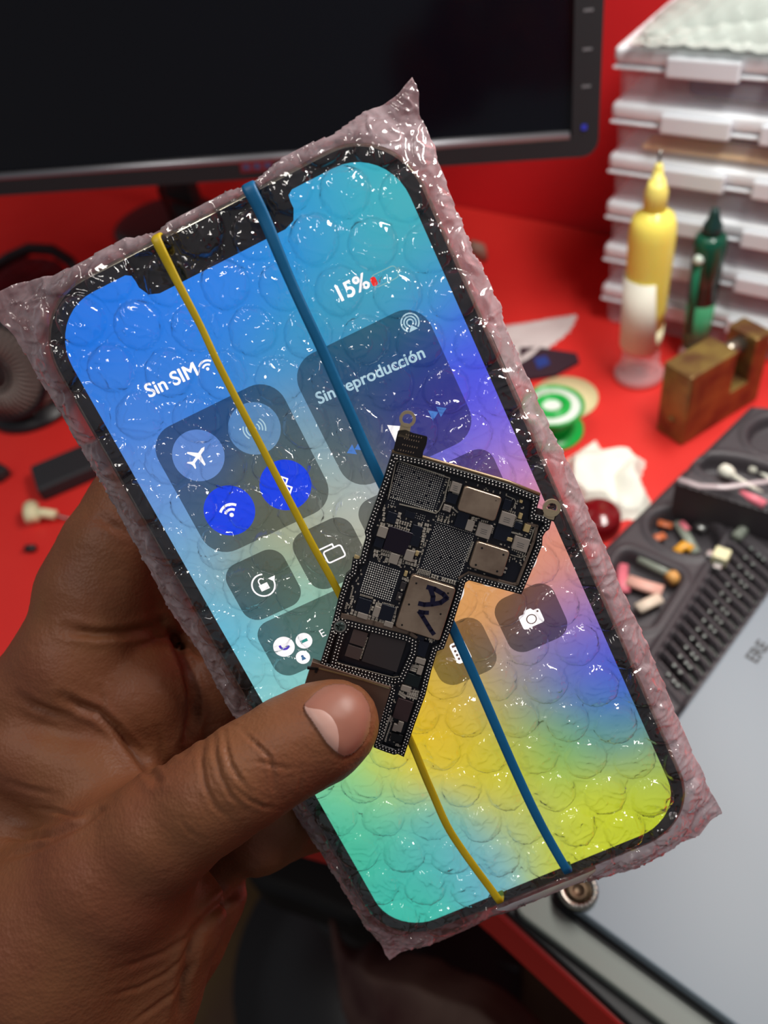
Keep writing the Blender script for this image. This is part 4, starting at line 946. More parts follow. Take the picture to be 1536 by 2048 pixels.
OB = [(522, 296), (700, 332), (940, 402), (1180, 472), (1360, 545), (1345, 600), (1338, 645), (1385, 655), (1425, 682), (1412, 728), (1392, 742), (1375, 770), (1372, 820), (1318, 950), (1255, 1097), (1100, 1056), (958, 1017), (938, 1030), (912, 1120), (865, 1272), (815, 1405), (778, 1418), (745, 1530), (722, 1625), (712, 1665), (650, 1835), (590, 2017), (555, 2000), (535, 2005), (490, 1990), (418, 1962),
      (440, 1880), (478, 1700), (500, 1630), (110, 1508), (175, 1300), (222, 1110), (262, 990), (290, 965), (300, 898), (345, 893), (352, 860), (375, 775), (368, 745), (420, 600), (470, 460)]
OBm = [bp(x, y) for x, y in OB]
def inset(poly, d):
    P = [np.array(p_) for p_ in poly]; n__ = len(P); out = []
    ar = sum(P[i][0] * P[(i + 1) % n__][1] - P[(i + 1) % n__][0] * P[i][1] for i in range(n__)); sg = 1 if ar > 0 else -1
    for i in range(n__):
        a_, b_, c_ = P[i - 1], P[i], P[(i + 1) % n__]; u = norm(b_ - a_); v = norm(c_ - b_)
        n1_ = np.array([-u[1], u[0]]) * sg; n2_ = np.array([-v[1], v[0]]) * sg; m_ = norm(n1_ + n2_); k = d / max(.45, m_ @ n1_); out.append(tuple(b_ + m_ * k))
    return out
mm = lambda P: [(x * .001, y * .001) for x, y in P]
prism('board_floor', mm(inset(OBm, .15)), -.0004, .0002, PCB2, board)
# raised double wall frame around the floor
FWD = 1.25
ou, inn = OBm, inset(OBm, FWD)
vs, fs = [], []; n_ = len(ou)
for P_, z in ((ou, -.7), (ou, .95), (inset(OBm, .06), 1.0), (inset(OBm, FWD - .06), 1.0), (inn, .92), (inn, .15)):
    vs += [L3(x, y, z) for x, y in P_]
for r_ in range(5):
    for i in range(n_): j = (i + 1) % n_; fs.append((r_ * n_ + i, r_ * n_ + j, (r_ + 1) * n_ + j, (r_ + 1) * n_ + i))
mesh('frame_wall', vs, fs, PCB, board)
tip = [(1, 296), (2, 332)]
e_ = [bp(522, 290), bp(700, 325), bp(940, 394), bp(1180, 464), bp(1362, 538)]
tube('rim_edge', [L3(x, y, .2) for x, y in e_], .00042, mat('gilt_edge', (128, 108, 84), .4, metal=.6), board, 8)
def strip(nm, pts, w, z0, z1, m, k='5', par=None):
    q = [np.array(bp(x, y, k)) for x, y in pts]; polys = stroke(q, w)
    vs_, fs_ = [], []
    for p_ in polys:
        b_ = len(vs_); vs_ += [L3(x, y, z0) for x, y in p_] + [L3(x, y, z1) for x, y in p_]
        fs_ += [(b_, b_ + 1, b_ + 2, b_ + 3), (b_ + 4, b_ + 7, b_ + 6, b_ + 5)] + [(b_ + i, b_ + 4 + i, b_ + 4 + (i + 1) % 4, b_ + (i + 1) % 4) for i in range(4)]
    return mesh(nm, vs_, fs_, m, par or board)
# inner walls: the window around the memory chips and the bottom arm
WIN = [(282, 1282), (600, 1362), (628, 1378), (625, 1420), (560, 1565), (535, 1570), (215, 1478), (222, 1450), (262, 1310)]
WO = [(215, 1255), (300, 1240), (640, 1345), (668, 1390), (640, 1470), (580, 1620), (520, 1615), (190, 1500), (200, 1440), (238, 1320)]
wi, wo = [bp(*p_) for p_ in WIN], None
wi_out = inset(wi, -1.45)
vs, fs = [], []; n_ = len(wi)
for P_, z in ((wi, .1), (wi, .98), (wi_out, .98), (wi_out, .1)): vs += [L3(x, y, z) for x, y in P_]
for r_ in range(3):
    for i in range(n_): j = (i + 1) % n_; fs.append((r_ * n_ + i, r_ * n_ + j, (r_ + 1) * n_ + j, (r_ + 1) * n_ + i))
mesh('window_wall', vs, fs, PCB, board)
strip('window_wall', [(545, 1560), (520, 1640), (480, 1800), (452, 1940)], 1.1, .1, .98, PCB)
strip('shoulder_edge', [(240, 1222), (420, 1262), (620, 1318), (655, 1345)], 1.0, .1, .8, EDG)
strip('shoulder_edge', [(1290, 700), (1345, 712), (1325, 800), (1232, 1040), (1210, 1045), (960, 978), (905, 1010)], .5, .1, .75, EDG)
# trace lines
SLN = mat('silver_fence', (176, 170, 156), .3, metal=.4)
strip('fence_wire', [(500, 560), (545, 352), (560, 342), (850, 440), (815, 570), (790, 625), (770, 640), (700, 620), (565, 588)], .14, .3, .75, SLN)
strip('fence_wire', [(1170, 540), (1218, 560), (1225, 575), (1212, 610)], .12, .3, .6, SLN); strip('fence_wire', [(1195, 875), (1255, 893), (1275, 880), (1335, 715)], .12, .3, .6, SLN)
strip('window_line', [(212, 1480), (240, 1490), (530, 1565), (560, 1560)], .14, .98, 1.05, SLN)
# holes and screw eyelets
def eyelet(nm, cx_, cy_, ro, ri, z0, z1, m, n=28):
    c = bp(cx_, cy_); vs_, fs_ = [], []
    for r_, z in ((ri, z0), (ri, z1), (ro, z1), (ro, z0)):
        for k in range(n): a = 2 * PI * k / n; vs_.append(L3(c[0] + r_ * math.cos(a), c[1] + r_ * math.sin(a), z))
    for q_ in range(4):
        for k in range(n): j = (k + 1) % n; p_ = (q_ + 1) % 4; fs_.append((q_ * n + k, q_ * n + j, p_ * n + j, p_ * n + k))
    return mesh(nm, vs_, fs_, m, board)
EYM = mat('eyelet_metal', (186, 170, 140), .32, metal=.5)
eyelet('screw_eyelet', 611, 105, 1.55, .98, .2, .75, EYM)
strip('eyelet_neck', [(600, 145), (590, 195)], 2.0, .2, .7, EYM)
FLX = mat('dark_flex', (24, 20, 22), .35)
prism('connector_tab', mm(roundpoly([bp(x, y) for x, y in [(530, 285), (558, 170), (600, 165), (640, 185), (725, 205), (718, 250), (700, 290), (695, 328)]], .35)), .0002, .0007, FLX, board)
for row, (yy, x0_, x1_) in enumerate([(190, 605, 690), (212, 595, 675), (247, 585, 665), (275, 560, 645)]):
    for k in range(7): strip('tab_pad', [(x0_ + (x1_ - x0_) * k / 6, yy + 18 * k / 6), (x0_ + (x1_ - x0_) * k / 6 - 2, yy + 18 * k / 6 + 6)], .12, .7, .76, mat('tab_pad_metal', (150, 130, 110), .4) if row + k == 0 else bpy.data.materials['tab_pad_metal'])
eyelet('screw_eyelet', 1428, 610, 1.75, 1.02, .2, .8, EYM)
strip('eyelet_neck', [(1350, 635), (1440, 665)], 1.5, .2, .6, mat('dark_bracket', (40, 32, 32), .4))
strip('eyelet_neck', [(1412, 655), (1418, 635)], 2.2, .2, .75, EYM)
c = bp(229, 1278)
eyelet('mounting_hole', 229, 1278, 1.25, .95, .1, 1.02, mat('hole_rim', (150, 156, 150), .3, metal=.8))
lathe('hole_floor', [(.00094, .0003), (.0001, .0003)], mat('hole_teal', (170, 200, 195), .3), board, 24, True, L3(c[0], c[1], .7))
# components
A18 = math.radians(17.8)
def comp(nm, k, cx_, cy_, w, h, z, m, bev=.1, rad=0, par=None, rotd=0, z0=.2):
    a = A18 + math.radians(rotd); ca, sa = math.cos(a), math.sin(a); q = []
    for sx_c, sy_c in ((-1, -1), (1, -1), (1, 1), (-1, 1)): dx_, dy_ = sx_c * w / 2, sy_c * h / 2; q.append(bp(cx_ + dx_ * ca - dy_ * sa, cy_ + dx_ * sa + dy_ * ca, k))
    if rad: q = roundpoly(q, rad, 4)
    if sum(q[i][0] * q[(i + 1) % len(q)][1] - q[(i + 1) % len(q)][0] * q[i][1] for i in range(len(q))) < 0: q = q[::-1]
    return prism(nm, mm(q), z0 * .001, z * .001, m, par or board, bev * .001)
used = []
def C(nm, k, cx_, cy_, w, h, z, m, **kw):
    x, y = CV[k](cx_, cy_); used.append((x, y, w * KS[k] / 2 + 4, h * KS[k] / 2 + 4)); return comp(nm, k, cx_, cy_, w, h, z, m, **kw)
def shield(k, cx_, cy_, w, h, holes, rr):
    o = C('metal_shield', k, cx_, cy_, w, h, 1.35, SHD, bev=.22, rad=.7)
    for hx, hy in holes:
        c_ = bp(hx, hy, k); lathe('vent_hole', [(rr, 0), (rr, .00004), (.00001, .00004)], mat('vent_black', (6, 6, 8), .6) if 'vent_black' not in bpy.data.materials else bpy.data.materials['vent_black'], o, 14, False, L3(c_[0], c_[1], 1.34))
    return o
shield('B', 405, 450, 545, 350, [(628, 405)], .00010)
shield('B', 541, 1218, 480, 375, [(435, 1062), (732, 1155), (350, 1295), (645, 1385)], .00022)
av = shield('C', 1125, 775, 545, 650, [(1015, 485), (1387, 602), (930, 733), (1300, 846), (848, 974)], .00020)
strip('marker_letter', [(1150, 530), (1230, 552), (1330, 610), (1372, 660), (1300, 712), (1200, 730), (1110, 735), (1052, 722)], .95, 1.36, 1.40, INK, 'C', av)
strip('marker_letter', [(1185, 560), (1212, 640), (1205, 720)], .95, 1.36, 1.405, INK, 'C', av)
strip('marker_letter', [(1150, 830), (1105, 828), (1050, 818), (1092, 880), (1150, 975), (1190, 1040), (1218, 1078)], .85, 1.36, 1.40, INK, 'C', av)
for a_ in [('A', 385, 1255, 330, 330, .9, PUR), ('A', 300, 935, 140, 150, .7, NVY), ('A', 650, 1115, 150, 140, .7, NVY), ('A', 622, 1255, 150, 150, .7, NVY), ('A', 125, 1280, 130, 140, .7, NVY), ('A', 1140, 665, 150, 140, .7, NVY), ('A', 1278, 965, 165, 230, .8, NVY),
           ('B', 790, 478, 110, 150, .6, NVY), ('B', 945, 770, 105, 100, .7, NVY), ('B', 735, 860, 220, 240, .6, NVY), ('C', 395, 762, 165, 165, .8, NVY), ('C', 668, 850, 165, 185, .8, NVY),
           ('D', 1340, 300, 110, 170, .8, NVY), ('D', 1320, 185, 90, 60, .7, NVY), ('D', 1222, 640, 190, 125, .8, mat('green_black_chip', (16, 26, 28), .35)), ('D', 1062, 1272, 130, 80, .7, mat('black_chip', (12, 13, 15), .4)), ('D', 1128, 970, 175, 225, .8, mat('plum_chip', (56, 40, 42), .4)),
           ('D', 645, 182, 165, 160, .8, BRN), ('D', 590, 340, 165, 130, .8, BRN), ('D', 925, 320, 400, 370, .8, DKG), ('A', 560, 900, 150, 90, .45, NVY)]:
    C('chip', *a_[:6], a_[6], bev=.05)
for a_ in [('A', 175, 1130, 130, 150), ('A', 335, 1500, 130, 145), ('A', 545, 1458, 125, 150), ('A', 1390, 1040, 105, 150), ('C', 385, 878, 125, 62), ('C', 550, 830, 75, 125), ('C', 692, 978, 108, 62), ('D', 1320, 432, 110, 62), ('D', 1316, 532, 55, 100), ('D', 1162, 735, 110, 62), ('D', 1095, 1148, 60, 115), ('D', 1042, 1160, 50, 80)]:
    C('inductor', *a_, .95, CAPM, bev=.08, rad=.12)
for a_ in [('A', 1192, 512, 140, 140), ('A', 1072, 800, 110, 85), ('B', 790, 672, 200, 175), ('B', 470, 832, 195, 195), ('B', 980, 1020, 215, 185)]:
    o = C('chip', *a_, .95, GRY, bev=.05, rad=.05)
    o['label'] = 'light grey chip'
    for r_ in range(3): 
        x_, y_, w_ = a_[1] - a_[3] * .22 - r_ * 6, a_[2] - 28 + r_ * 26, a_[3] * .45
        strip('chip_print', [(x_, y_), (x_ + w_ * .95, y_ + w_ * .3)], .09, .95, .957, bpy.data.materials['dark_print'], a_[0], o)
for a_ in [('B', 1065, 797, 80, 105), ('B', 975, 630, 45, 75), ('B', 825, 955, 70, 45), ('C', 893, 385, 35, 58), ('A', 655, 1430, 40, 62), ('B', 985, 428, 36, 36), ('C', 318, 190, 62, 36)]:
    C('tan_capacitor', *a_, .9, TAN, bev=.04)
C('filter', 'C', 862, 530, 62, 95, .8, DKG, bev=.05); C('filter', 'C', 815, 655, 62, 95, .8, DKG, bev=.05)
for x_, y_ in ((846, 575), (820, 658)):
    c_ = bp(x_, y_, 'C'); lathe('filter_pad', [(.00022, 0), (.00022, .00005), (.00001, .00005)], CAPE, board, 12, False, L3(c_[0], c_[1], .8))
# small capacitors: named rows seen in the photograph, then the fine scatter between the chips
caprows = []
def row(k, x0_, y0_, x1_, y1_, n, w, h):
    for i in range(n): u = i / max(1, n - 1); caprows.append((k, x0_ + (x1_ - x0_) * u, y0_ + (y1_ - y0_) * u, w, h))
row('A', 350, 1060, 540, 1120, 7, 20, 42); row('A', 420, 1000, 560, 1040, 5, 22, 42); row('A', 165, 1390, 280, 1420, 5, 20, 30); row('A', 165, 1440, 260, 1465, 4, 24, 34)
row('A', 195, 820, 190, 960, 3, 34, 48); row('A', 410, 900, 380, 990, 2, 44, 66); row('A', 180, 1030, 285, 1050, 2, 60, 40); row('A', 700, 1035, 790, 1040, 2, 58, 38); row('A', 755, 1110, 735, 1250, 3, 40, 56); row('A', 815, 1100, 805, 1130, 2, 36, 30)
row('A', 85, 1405, 80, 1455, 2, 62, 40); row('A', 230, 1530, 410, 1580, 2, 42, 60); row('A', 435, 1470, 425, 1540, 2, 34, 30); row('A', 530, 1570, 620, 1540, 2, 62, 38); row('A', 550, 1335, 610, 1380, 2, 36, 30); row('A', 1425, 950, 1480, 960, 2, 28, 44)
row('A', 1465, 1050, 1450, 1100, 2, 34, 20); row('A', 950, 960, 1090, 1000, 4, 24, 40); row('A', 1060, 570, 1040, 700, 5, 14, 36); row('A', 1120, 440, 1095, 560, 5, 12, 20); row('A', 1160, 590, 1220, 610, 3, 24, 20)
row('B', 325, 665, 355, 680, 2, 26, 40); row('B', 740, 530, 900, 590, 7, 12, 22); row('B', 700, 770, 850, 820, 7, 12, 22); row('B', 920, 650, 880, 780, 7, 20, 10); row('B', 930, 690, 1000, 710, 5, 14, 18); row('B', 600, 800, 580, 870, 4, 16, 14); row('B', 860, 860, 1000, 900, 8, 16, 18)
row('B', 1140, 730, 1110, 880, 6, 20, 16); row('B', 870, 1100, 1010, 1160, 6, 16, 24); row('B', 835, 1210, 825, 1240, 2, 18, 18); row('B', 775, 1365, 755, 1415, 2, 32, 26); row('B', 440, 700, 520, 715, 4, 14, 24); row('B', 10, 500, 100, 580, 6, 20, 16); row('B', 320, 1000, 230, 1260, 12, 20, 16)
row('C', 1205, 415, 1265, 440, 3, 20, 36); row('C', 1325, 455, 1470, 495, 6, 18, 34); row('C', 1050, 345, 1180, 380, 8, 12, 24); row('C', 1040, 370, 1170, 405, 8, 12, 20); row('C', 260, 840, 300, 855, 2, 32, 56); row('C', 250, 735, 262, 700, 2, 26, 34); row('C', 465, 905, 550, 930, 3, 34, 50); row('C', 600, 945, 620, 950, 2, 40, 40)
row('C', 755, 895, 745, 940, 2, 36, 34); row('C', 520, 720, 500, 800, 2, 26, 44); row('C', 560, 750, 590, 755, 2, 40, 30); row('C', 780, 790, 765, 860, 5, 22, 16); row('C', 480, 760, 465, 850, 6, 14, 12); row('C', 360, 640, 500, 680, 10, 9, 16); row('C', 620, 740, 750, 770, 8, 11, 18)
row('C', 930, 130, 1040, 140, 4, 34, 38); row('C', 840, 180, 830, 260, 3, 30, 26); row('C', 670, 215, 660, 240, 2, 30, 26); row('C', 900, 260, 1000, 290, 4, 28, 28); row('C', 870, 450, 910, 470, 2, 40, 26); row('C', 200, 740, 185, 800, 4, 22, 12); row('C', 270, 560, 240, 680, 7, 16, 14); row('C', 1180, 1165, 1190, 1190, 2, 34, 24); row('C', 1060, 1200, 1040, 1250, 3, 18, 20)
row('D', 735, 190, 665, 400, 8, 20, 22); row('D', 1310, 225, 1300, 270, 3, 18, 16); row('D', 1270, 330, 1220, 470, 9, 16, 14); row('D', 1225, 490, 1285, 500, 4, 24, 26); row('D', 1200, 520, 1260, 540, 3, 34, 36); row('D', 1095, 790, 1150, 830, 4, 26, 40); row('D', 1190, 770, 1290, 790, 5, 22, 44); row('D', 1180, 810, 1280, 840, 6, 18, 44)
row('D', 1000, 1060, 985, 1090, 2, 40, 36); row('D', 965, 1110, 900, 1300, 10, 16, 18); row('D', 1000, 1120, 935, 1310, 10, 16, 18); row('D', 1010, 1240, 985, 1300, 3, 16, 22); row('D', 1060, 1360, 1120, 1380, 3, 28, 20); row('D', 880, 1370, 1020, 1395, 6, 22, 12)
caprows.sort(key=lambda c_: -c_[3] * c_[4] * KS[c_[0]] ** 2)
def capgeo(c_, vs_, fs_):
    k, cx_, cy_, w, h = c_; ca, sa = math.cos(A18), math.sin(A18)
    def blk(ax0, ax1, ay0, ay1, z):
        b_ = len(vs_); q = []
        for x, y in ((ax0, ay0), (ax1, ay0), (ax1, ay1), (ax0, ay1)): dx_, dy_ = x * w, y * h; q.append(bp(cx_ + dx_ * ca - dy_ * sa, cy_ + dx_ * sa + dy_ * ca, k))
        vs_.extend([L3(x, y, .2) for x, y in q] + [L3(x, y, z) for x, y in q])
        fs_.extend([(b_ + 4, b_ + 5, b_ + 6, b_ + 7)] + [(b_ + i, b_ + (i + 1) % 4, b_ + 4 + (i + 1) % 4, b_ + 4 + i) for i in range(4)])
    z = .55
    if h >= w: blk(-.5, .5, -.5, -.22, z); blk(-.5, .5, .22, .5, z); blk(-.45, .45, -.22, .22, z - .03)
    else: blk(-.5, -.22, -.5, .5, z); blk(.22, .5, -.5, .5, z); blk(-.22, .22, -.45, .45, z - .03)
def capmesh(nm, lst):
    vs_, fs_ = [], []
    for c_ in lst: capgeo(c_, vs_, fs_)
    o = mesh(nm, vs_, fs_, CAPE, board); o.data.materials.append(CAPM)
    for i, f_ in enumerate(o.data.polygons):
        if (i // 5) % 3 == 2: f_.material_index = 1
    return o
for c_ in caprows[:95]: capmesh('capacitor', [c_])
rest = list(caprows[95:])
tries = 0
P_in = inset(OBm, 1.9)
for _ in range(9000):
    if len(rest) > 420: break
    X5 = rng.uniform(160, 1400); Y5 = rng.uniform(330, 1990)
    q = bp(X5, Y5)
    if sd_poly(np.array([q[0]]), np.array([q[1]]), P_in)[0] > 0: continue
    if sd_poly(np.array([q[0]]), np.array([q[1]]), wi_out)[0] < .2: continue
    ca, sa = math.cos(-A18), math.sin(-A18); ok = True
    for (ux, uy, uw, uh) in used + [(650, 500, 150, 125), (840, 860, 128, 150), (455, 1027, 108, 102), (640, 640, 90, 30), (1180, 980, 60, 60)]:
        dx_, dy_ = X5 - ux, Y5 - uy
        if abs(dx_ * ca - dy_ * sa) < uw + 4 and abs(dx_ * sa + dy_ * ca) < uh + 5: ok = False; break
    if not ok: continue
    for c_ in caprows[:95] + rest[-200:]:
        x, y = CV[c_[0]](c_[1], c_[2])
        if abs(x - X5) < 9 and abs(y - Y5) < 9: ok = False; break
    if not ok: continue
    w = rng.uniform(4, 6.5); rest.append(('5', X5, Y5, *( (w, w * 1.7) if rng.rand() < .5 else (w * 1.6, w))))
o = capmesh('capacitor', rest); o['kind'] = 'stuff'
# solder balls
hs_v, hs_f = [], []
for r_, z in ((1, 0), (.92, .4), (.7, .72), (.38, .93)):
    for k in range(8): a = 2 * PI * k / 8; hs_v.append((r_ * math.cos(a), r_ * math.sin(a), z))
hs_v.append((0, 0, 1))
for i in range(3):
    for k in range(8): hs_f.append((i * 8 + k, i * 8 + (k + 1) % 8, (i + 1) * 8 + (k + 1) % 8, (i + 1) * 8 + k))
for k in range(8): hs_f.append((24 + k, 24 + (k + 1) % 8, 32))
def balls(nm, pts, r_, z, kind=None):
    vs_, fs_ = [], []
    for x, y in pts:
        b_ = len(vs_); vs_ += [L3(x + v[0] * r_, y + v[1] * r_, z + v[2] * r_ * .85) for v in hs_v]; fs_ += [tuple(b_ + i for i in f_) for f_ in hs_f]
    o = mesh(nm, vs_, fs_, BAL, board, True)
    if kind: o['kind'] = kind
    return o
def along(P, step, ph0=0, closed=True):
    out = []; P = [np.array(p_) for p_ in P]; P = P + [P[0]] if closed else P; acc = ph0 * step
    for a_, b_ in zip(P[:-1], P[1:]):
        L_ = np.linalg.norm(b_ - a_)
        while acc < L_: out.append(tuple(a_ + (b_ - a_) * acc / L_)); acc += step
        acc -= L_
    return out
STEP = .70
rb_ = along(inset(OBm, .36), STEP) + along(inset(OBm, .88), STEP, .5)
rb_ += along(inset(wi, -.36), STEP) + along(inset(wi, -.98), STEP, .5)
rb_ += along([bp(536, 1640), bp(500, 1790), bp(462, 1930)], STEP, 0, False) + along([bp(514, 1640), bp(480, 1790), bp(446, 1925)], STEP, .5, False)
hole = np.array(bp(229, 1278)); rb_ = [p_ for p_ in rb_ if np.hypot(p_[0] - hole[0], p_[1] - hole[1]) > 1.4]
rb_ += [(hole[0] + 1.65 * math.cos(a), hole[1] + 1.65 * math.sin(a)) for a in np.linspace(0, 2 * PI, 15, endpoint=False)]
kept = []
for p_ in rb_:
    if all((p_[0] - q_[0]) ** 2 + (p_[1] - q_[1]) ** 2 > .13 for q_ in kept[-400:]): kept.append((p_[0] + rng.uniform(-.03, .03), p_[1] + rng.uniform(-.03, .03)))
for p_ in kept[:100]: balls('solder_ball', [p_], .15, .98)
balls('solder_ball', kept[100:], .15, .98, 'stuff')
def grid(k, cx_, cy_, w, h, pitch, r_, z=.25, rotd=0, skip=.02, nm='ball_grid', square=True):
    pts = []; a = A18 + math.radians(rotd); ca, sa = math.cos(a), math.sin(a); b0_, b1_ = math.cos(A18), math.sin(A18)
    n1_ = int(max(w, h) / pitch) + 2
    for i in range(-n1_, n1_ + 1):
        for j in range(-n1_, n1_ + 1):
            x, y = i * pitch * ca - j * pitch * sa, i * pitch * sa + j * pitch * ca
            u, v = x * b0_ + y * b1_, -x * b1_ + y * b0_
            if abs(u) > w / 2 or abs(v) > h / 2 or rng.rand() < skip: continue
            pts.append(bp(cx_ + x, cy_ + y, k))
    o = balls(nm, pts, r_, z, 'stuff'); return o
grid('A', 645, 500, 640, 530, 29, .105, skip=.05); grid('C', 590, 485, 400, 375, 26, .15, skip=.01); grid('5', 838, 862, 228, 268, 12.2, .105, rotd=45, skip=.01)
grid('A', 300, 740, 90, 110, 32, .10); grid('A', 700, 930, 130, 90, 30, .09); grid('A', 990, 910, 110, 70, 30, .09)
def prow(k, pts, step, r_): return balls('pad_row', along([bp(x, y, k) for x, y in pts], step, 0, False), r_, .25, 'stuff')
prow('A', [(235, 625), (880, 850)], .45, .08); prow('A', [(1070, 385), (905, 840)], .45, .08); prow('5', [(770, 690), (990, 760)], .36, .09); prow('5', [(728, 708), (672, 950)], .36, .09); prow('5', [(985, 775), (905, 1000)], .36, .09); prow('5', [(665, 965), (900, 1030)], .34, .09); prow('5', [(660, 985), (890, 1050)], .34, .09)
# metal can under the thumb
can = comp('card_reader_can', '5', 262, 1650, 470, 220, 1.3, mat('brown_can', (112, 88, 76), .42, metal=.6), bev=.1, rad=.15, z0=-.4)
strip('can_lip', [(112, 1510), (360, 1575), (505, 1622)], .28, 1.25, 1.42, mat('bright_lip', (176, 160, 120), .3, metal=.8), '5', can)
strip('can_clip', [(48, 1508), (100, 1512), (92, 1530)], .5, .9, 1.5, PCB, '5', can)

# ------------------------------------------------------------------ hand
def hp(px, py, z): return np.array([(px - CX) / F * z, (py - CY) / F * z, z])
def phz(px, py, off=0):                      # depth of the phone plane (offset towards the viewer) at a pixel
    d = np.array([px - CX, py - CY, F]); o = PC + Zc * off; return F * ((o @ Zc) / (d @ Zc))
# chains: list of (px, py, depth, radius in px at that depth)
CH = []
def chain(pts, k): CH.append(([(hp(x, y, z), r * z / F) for x, y, z, r in pts], k))
zt_ = phz(690, 1430, ZB + 1.4)
# thumb
chain([(674, 1446, zt_ - 9.0, 86), (640, 1464, zt_ - 9.6, 97), (575, 1498, zt_ - 10.5, 98), (500, 1545, zt_ - 11, 103), (420, 1598, zt_ - 10, 104), (330, 1660, zt_ - 7, 116), (230, 1745, zt_ - 2, 142), (120, 1850, zt_ + 4, 190)], 3)
# thenar, heel and wrist
chain([(230, 1760, zt_ + 0, 140), (120, 1900, zt_ + 6, 200), (40, 2080, zt_ + 14, 240), (-40, 2320, zt_ + 26, 250)], 6)
chain([(330, 1840, zt_ + 8, 120), (250, 1980, zt_ + 12, 150), (160, 2180, zt_ + 22, 190)], 6)
# little finger side of the palm, further back
chain([(412, 1795, zt_ + 32, 80), (362, 1880, zt_ + 32, 86), (290, 2010, zt_ + 32, 88), (190, 2200, zt_ + 32, 100)], 3)
# palm
chain([(-60, 1560, zt_ + 34, 190), (80, 1640, zt_ + 28, 180), (200, 1750, zt_ + 24, 170)], 6)
chain([(-60, 1560, zt_ + 34, 190), (-80, 1800, zt_ + 30, 260), (-60, 2100, zt_ + 30, 260)], 6)
# web between thumb and index: low ridge
chain([(60, 1500, zt_ + 14, 95), (190, 1560, zt_ + 12, 105), (280, 1650, zt_ + 6, 95)], 4)
zb = phz(250, 1100, -12)
# index finger: knuckle, proximal pad, then going behind the phone
chain([(85, 1390, zb + 8, 112), (158, 1330, zb + 8, 130), (225, 1150, zb + 10, 108)], 2.5)
chain([(190, 1190, zb + 9, 118), (225, 1120, zb + 10, 112)], 2)
chain([(235, 1090, zb + 10, 104), (275, 1020, zb + 12, 98), (360, 960, zb + 14, 88), (470, 930, phz(470, 930, -20), 80), (560, 930, phz(560, 930, -19), 68)], 2)
chain([(300, 1130, zb + 14, 84), (300, 1215, zb + 16, 78)], 2)
# folded palm pad below the crease (base of index / middle)
chain([(115, 1420, zb + 10, 108), (210, 1400, zb + 8, 112), (290, 1390, zb + 8, 105)], 2)
chain([(300, 1370, zb + 12, 92), (310, 1450, zb + 10, 90)], 2)
# middle finger behind
chain([(310, 1480, zb + 20, 92), (400, 1400, zb + 20, 92), (470, 1330, zb + 18, 86), (590, 1250, phz(590, 1250, -21), 78), (690, 1200, phz(690, 1200, -20), 66)], 1.5)
# ring and little fingers
chain([(330, 1600, zb + 26, 96), (440, 1560, zb + 24, 92), (545, 1610, zb + 18, 92), (650, 1560, phz(650, 1560, -21), 76), (740, 1500, phz(740, 1500, -20), 64)], 1.5)
chain([(380, 1740, zb + 26, 90), (450, 1680, zb + 22, 78), (520, 1668, zb + 16, 74), (610, 1640, phz(610, 1640, -20), 62), (690, 1640, phz(690, 1640, -19), 54)], 1.5)
# pale fingertip edge peeping between index and middle
chain([(330, 1235, zb + 22, 52), (385, 1265, zb + 22, 50)], 1)
allp = np.array([c for ch, _ in CH for c, r in ch]); allr = np.array([r for ch, _ in CH for c, r in ch])
lo = (allp - allr[:, None]).min(0) - 3; hi = (allp + allr[:, None]).max(0) + 3
lo = np.maximum(lo, hp(-330, 800, 170) - [0, 0, 200]); hi[1] = min(hi[1], 135)
RS = .95
gx, gy, gz = [np.arange(lo[i], hi[i], RS) for i in range(3)]
def cone(P, a, ra, b, rb):
    ab = b - a; L2 = ab @ ab; t_ = np.clip(((P - a) @ ab) / L2, 0, 1)
    return np.sqrt(((P - a - t_[..., None] * ab) ** 2).sum(-1)) - (ra + (rb - ra) * t_)
def smin(a, b, k):
    h_ = np.clip(k - np.abs(a - b), 0, None) / k; return np.minimum(a, b) - h_ * h_ * k * .25
G = np.full((len(gx), len(gy), len(gz)), 50., np.float32)
for ch, k in CH:
    c_ = np.array([q[0] for q in ch]); r_ = max(q[1] for q in ch) + k + 5
    sl = []
    for i, g in enumerate((gx, gy, gz)):
        a = np.searchsorted(g, c_[:, i].min() - r_); b = np.searchsorted(g, c_[:, i].max() + r_); sl.append(slice(a, max(a + 1, b)))
    XX = np.stack(np.meshgrid(gx[sl[0]], gy[sl[1]], gz[sl[2]], indexing='ij'), -1)
    if XX.size == 0: continue
    d = None
    for (a, ra), (b, rb) in zip(ch[:-1], ch[1:]):
        dd_ = cone(XX, a, ra, b, rb); d = dd_ if d is None else smin(d, dd_, 2.0)
    G[sl[0], sl[1], sl[2]] = smin(G[sl[0], sl[1], sl[2]], d.astype(np.float32), k)
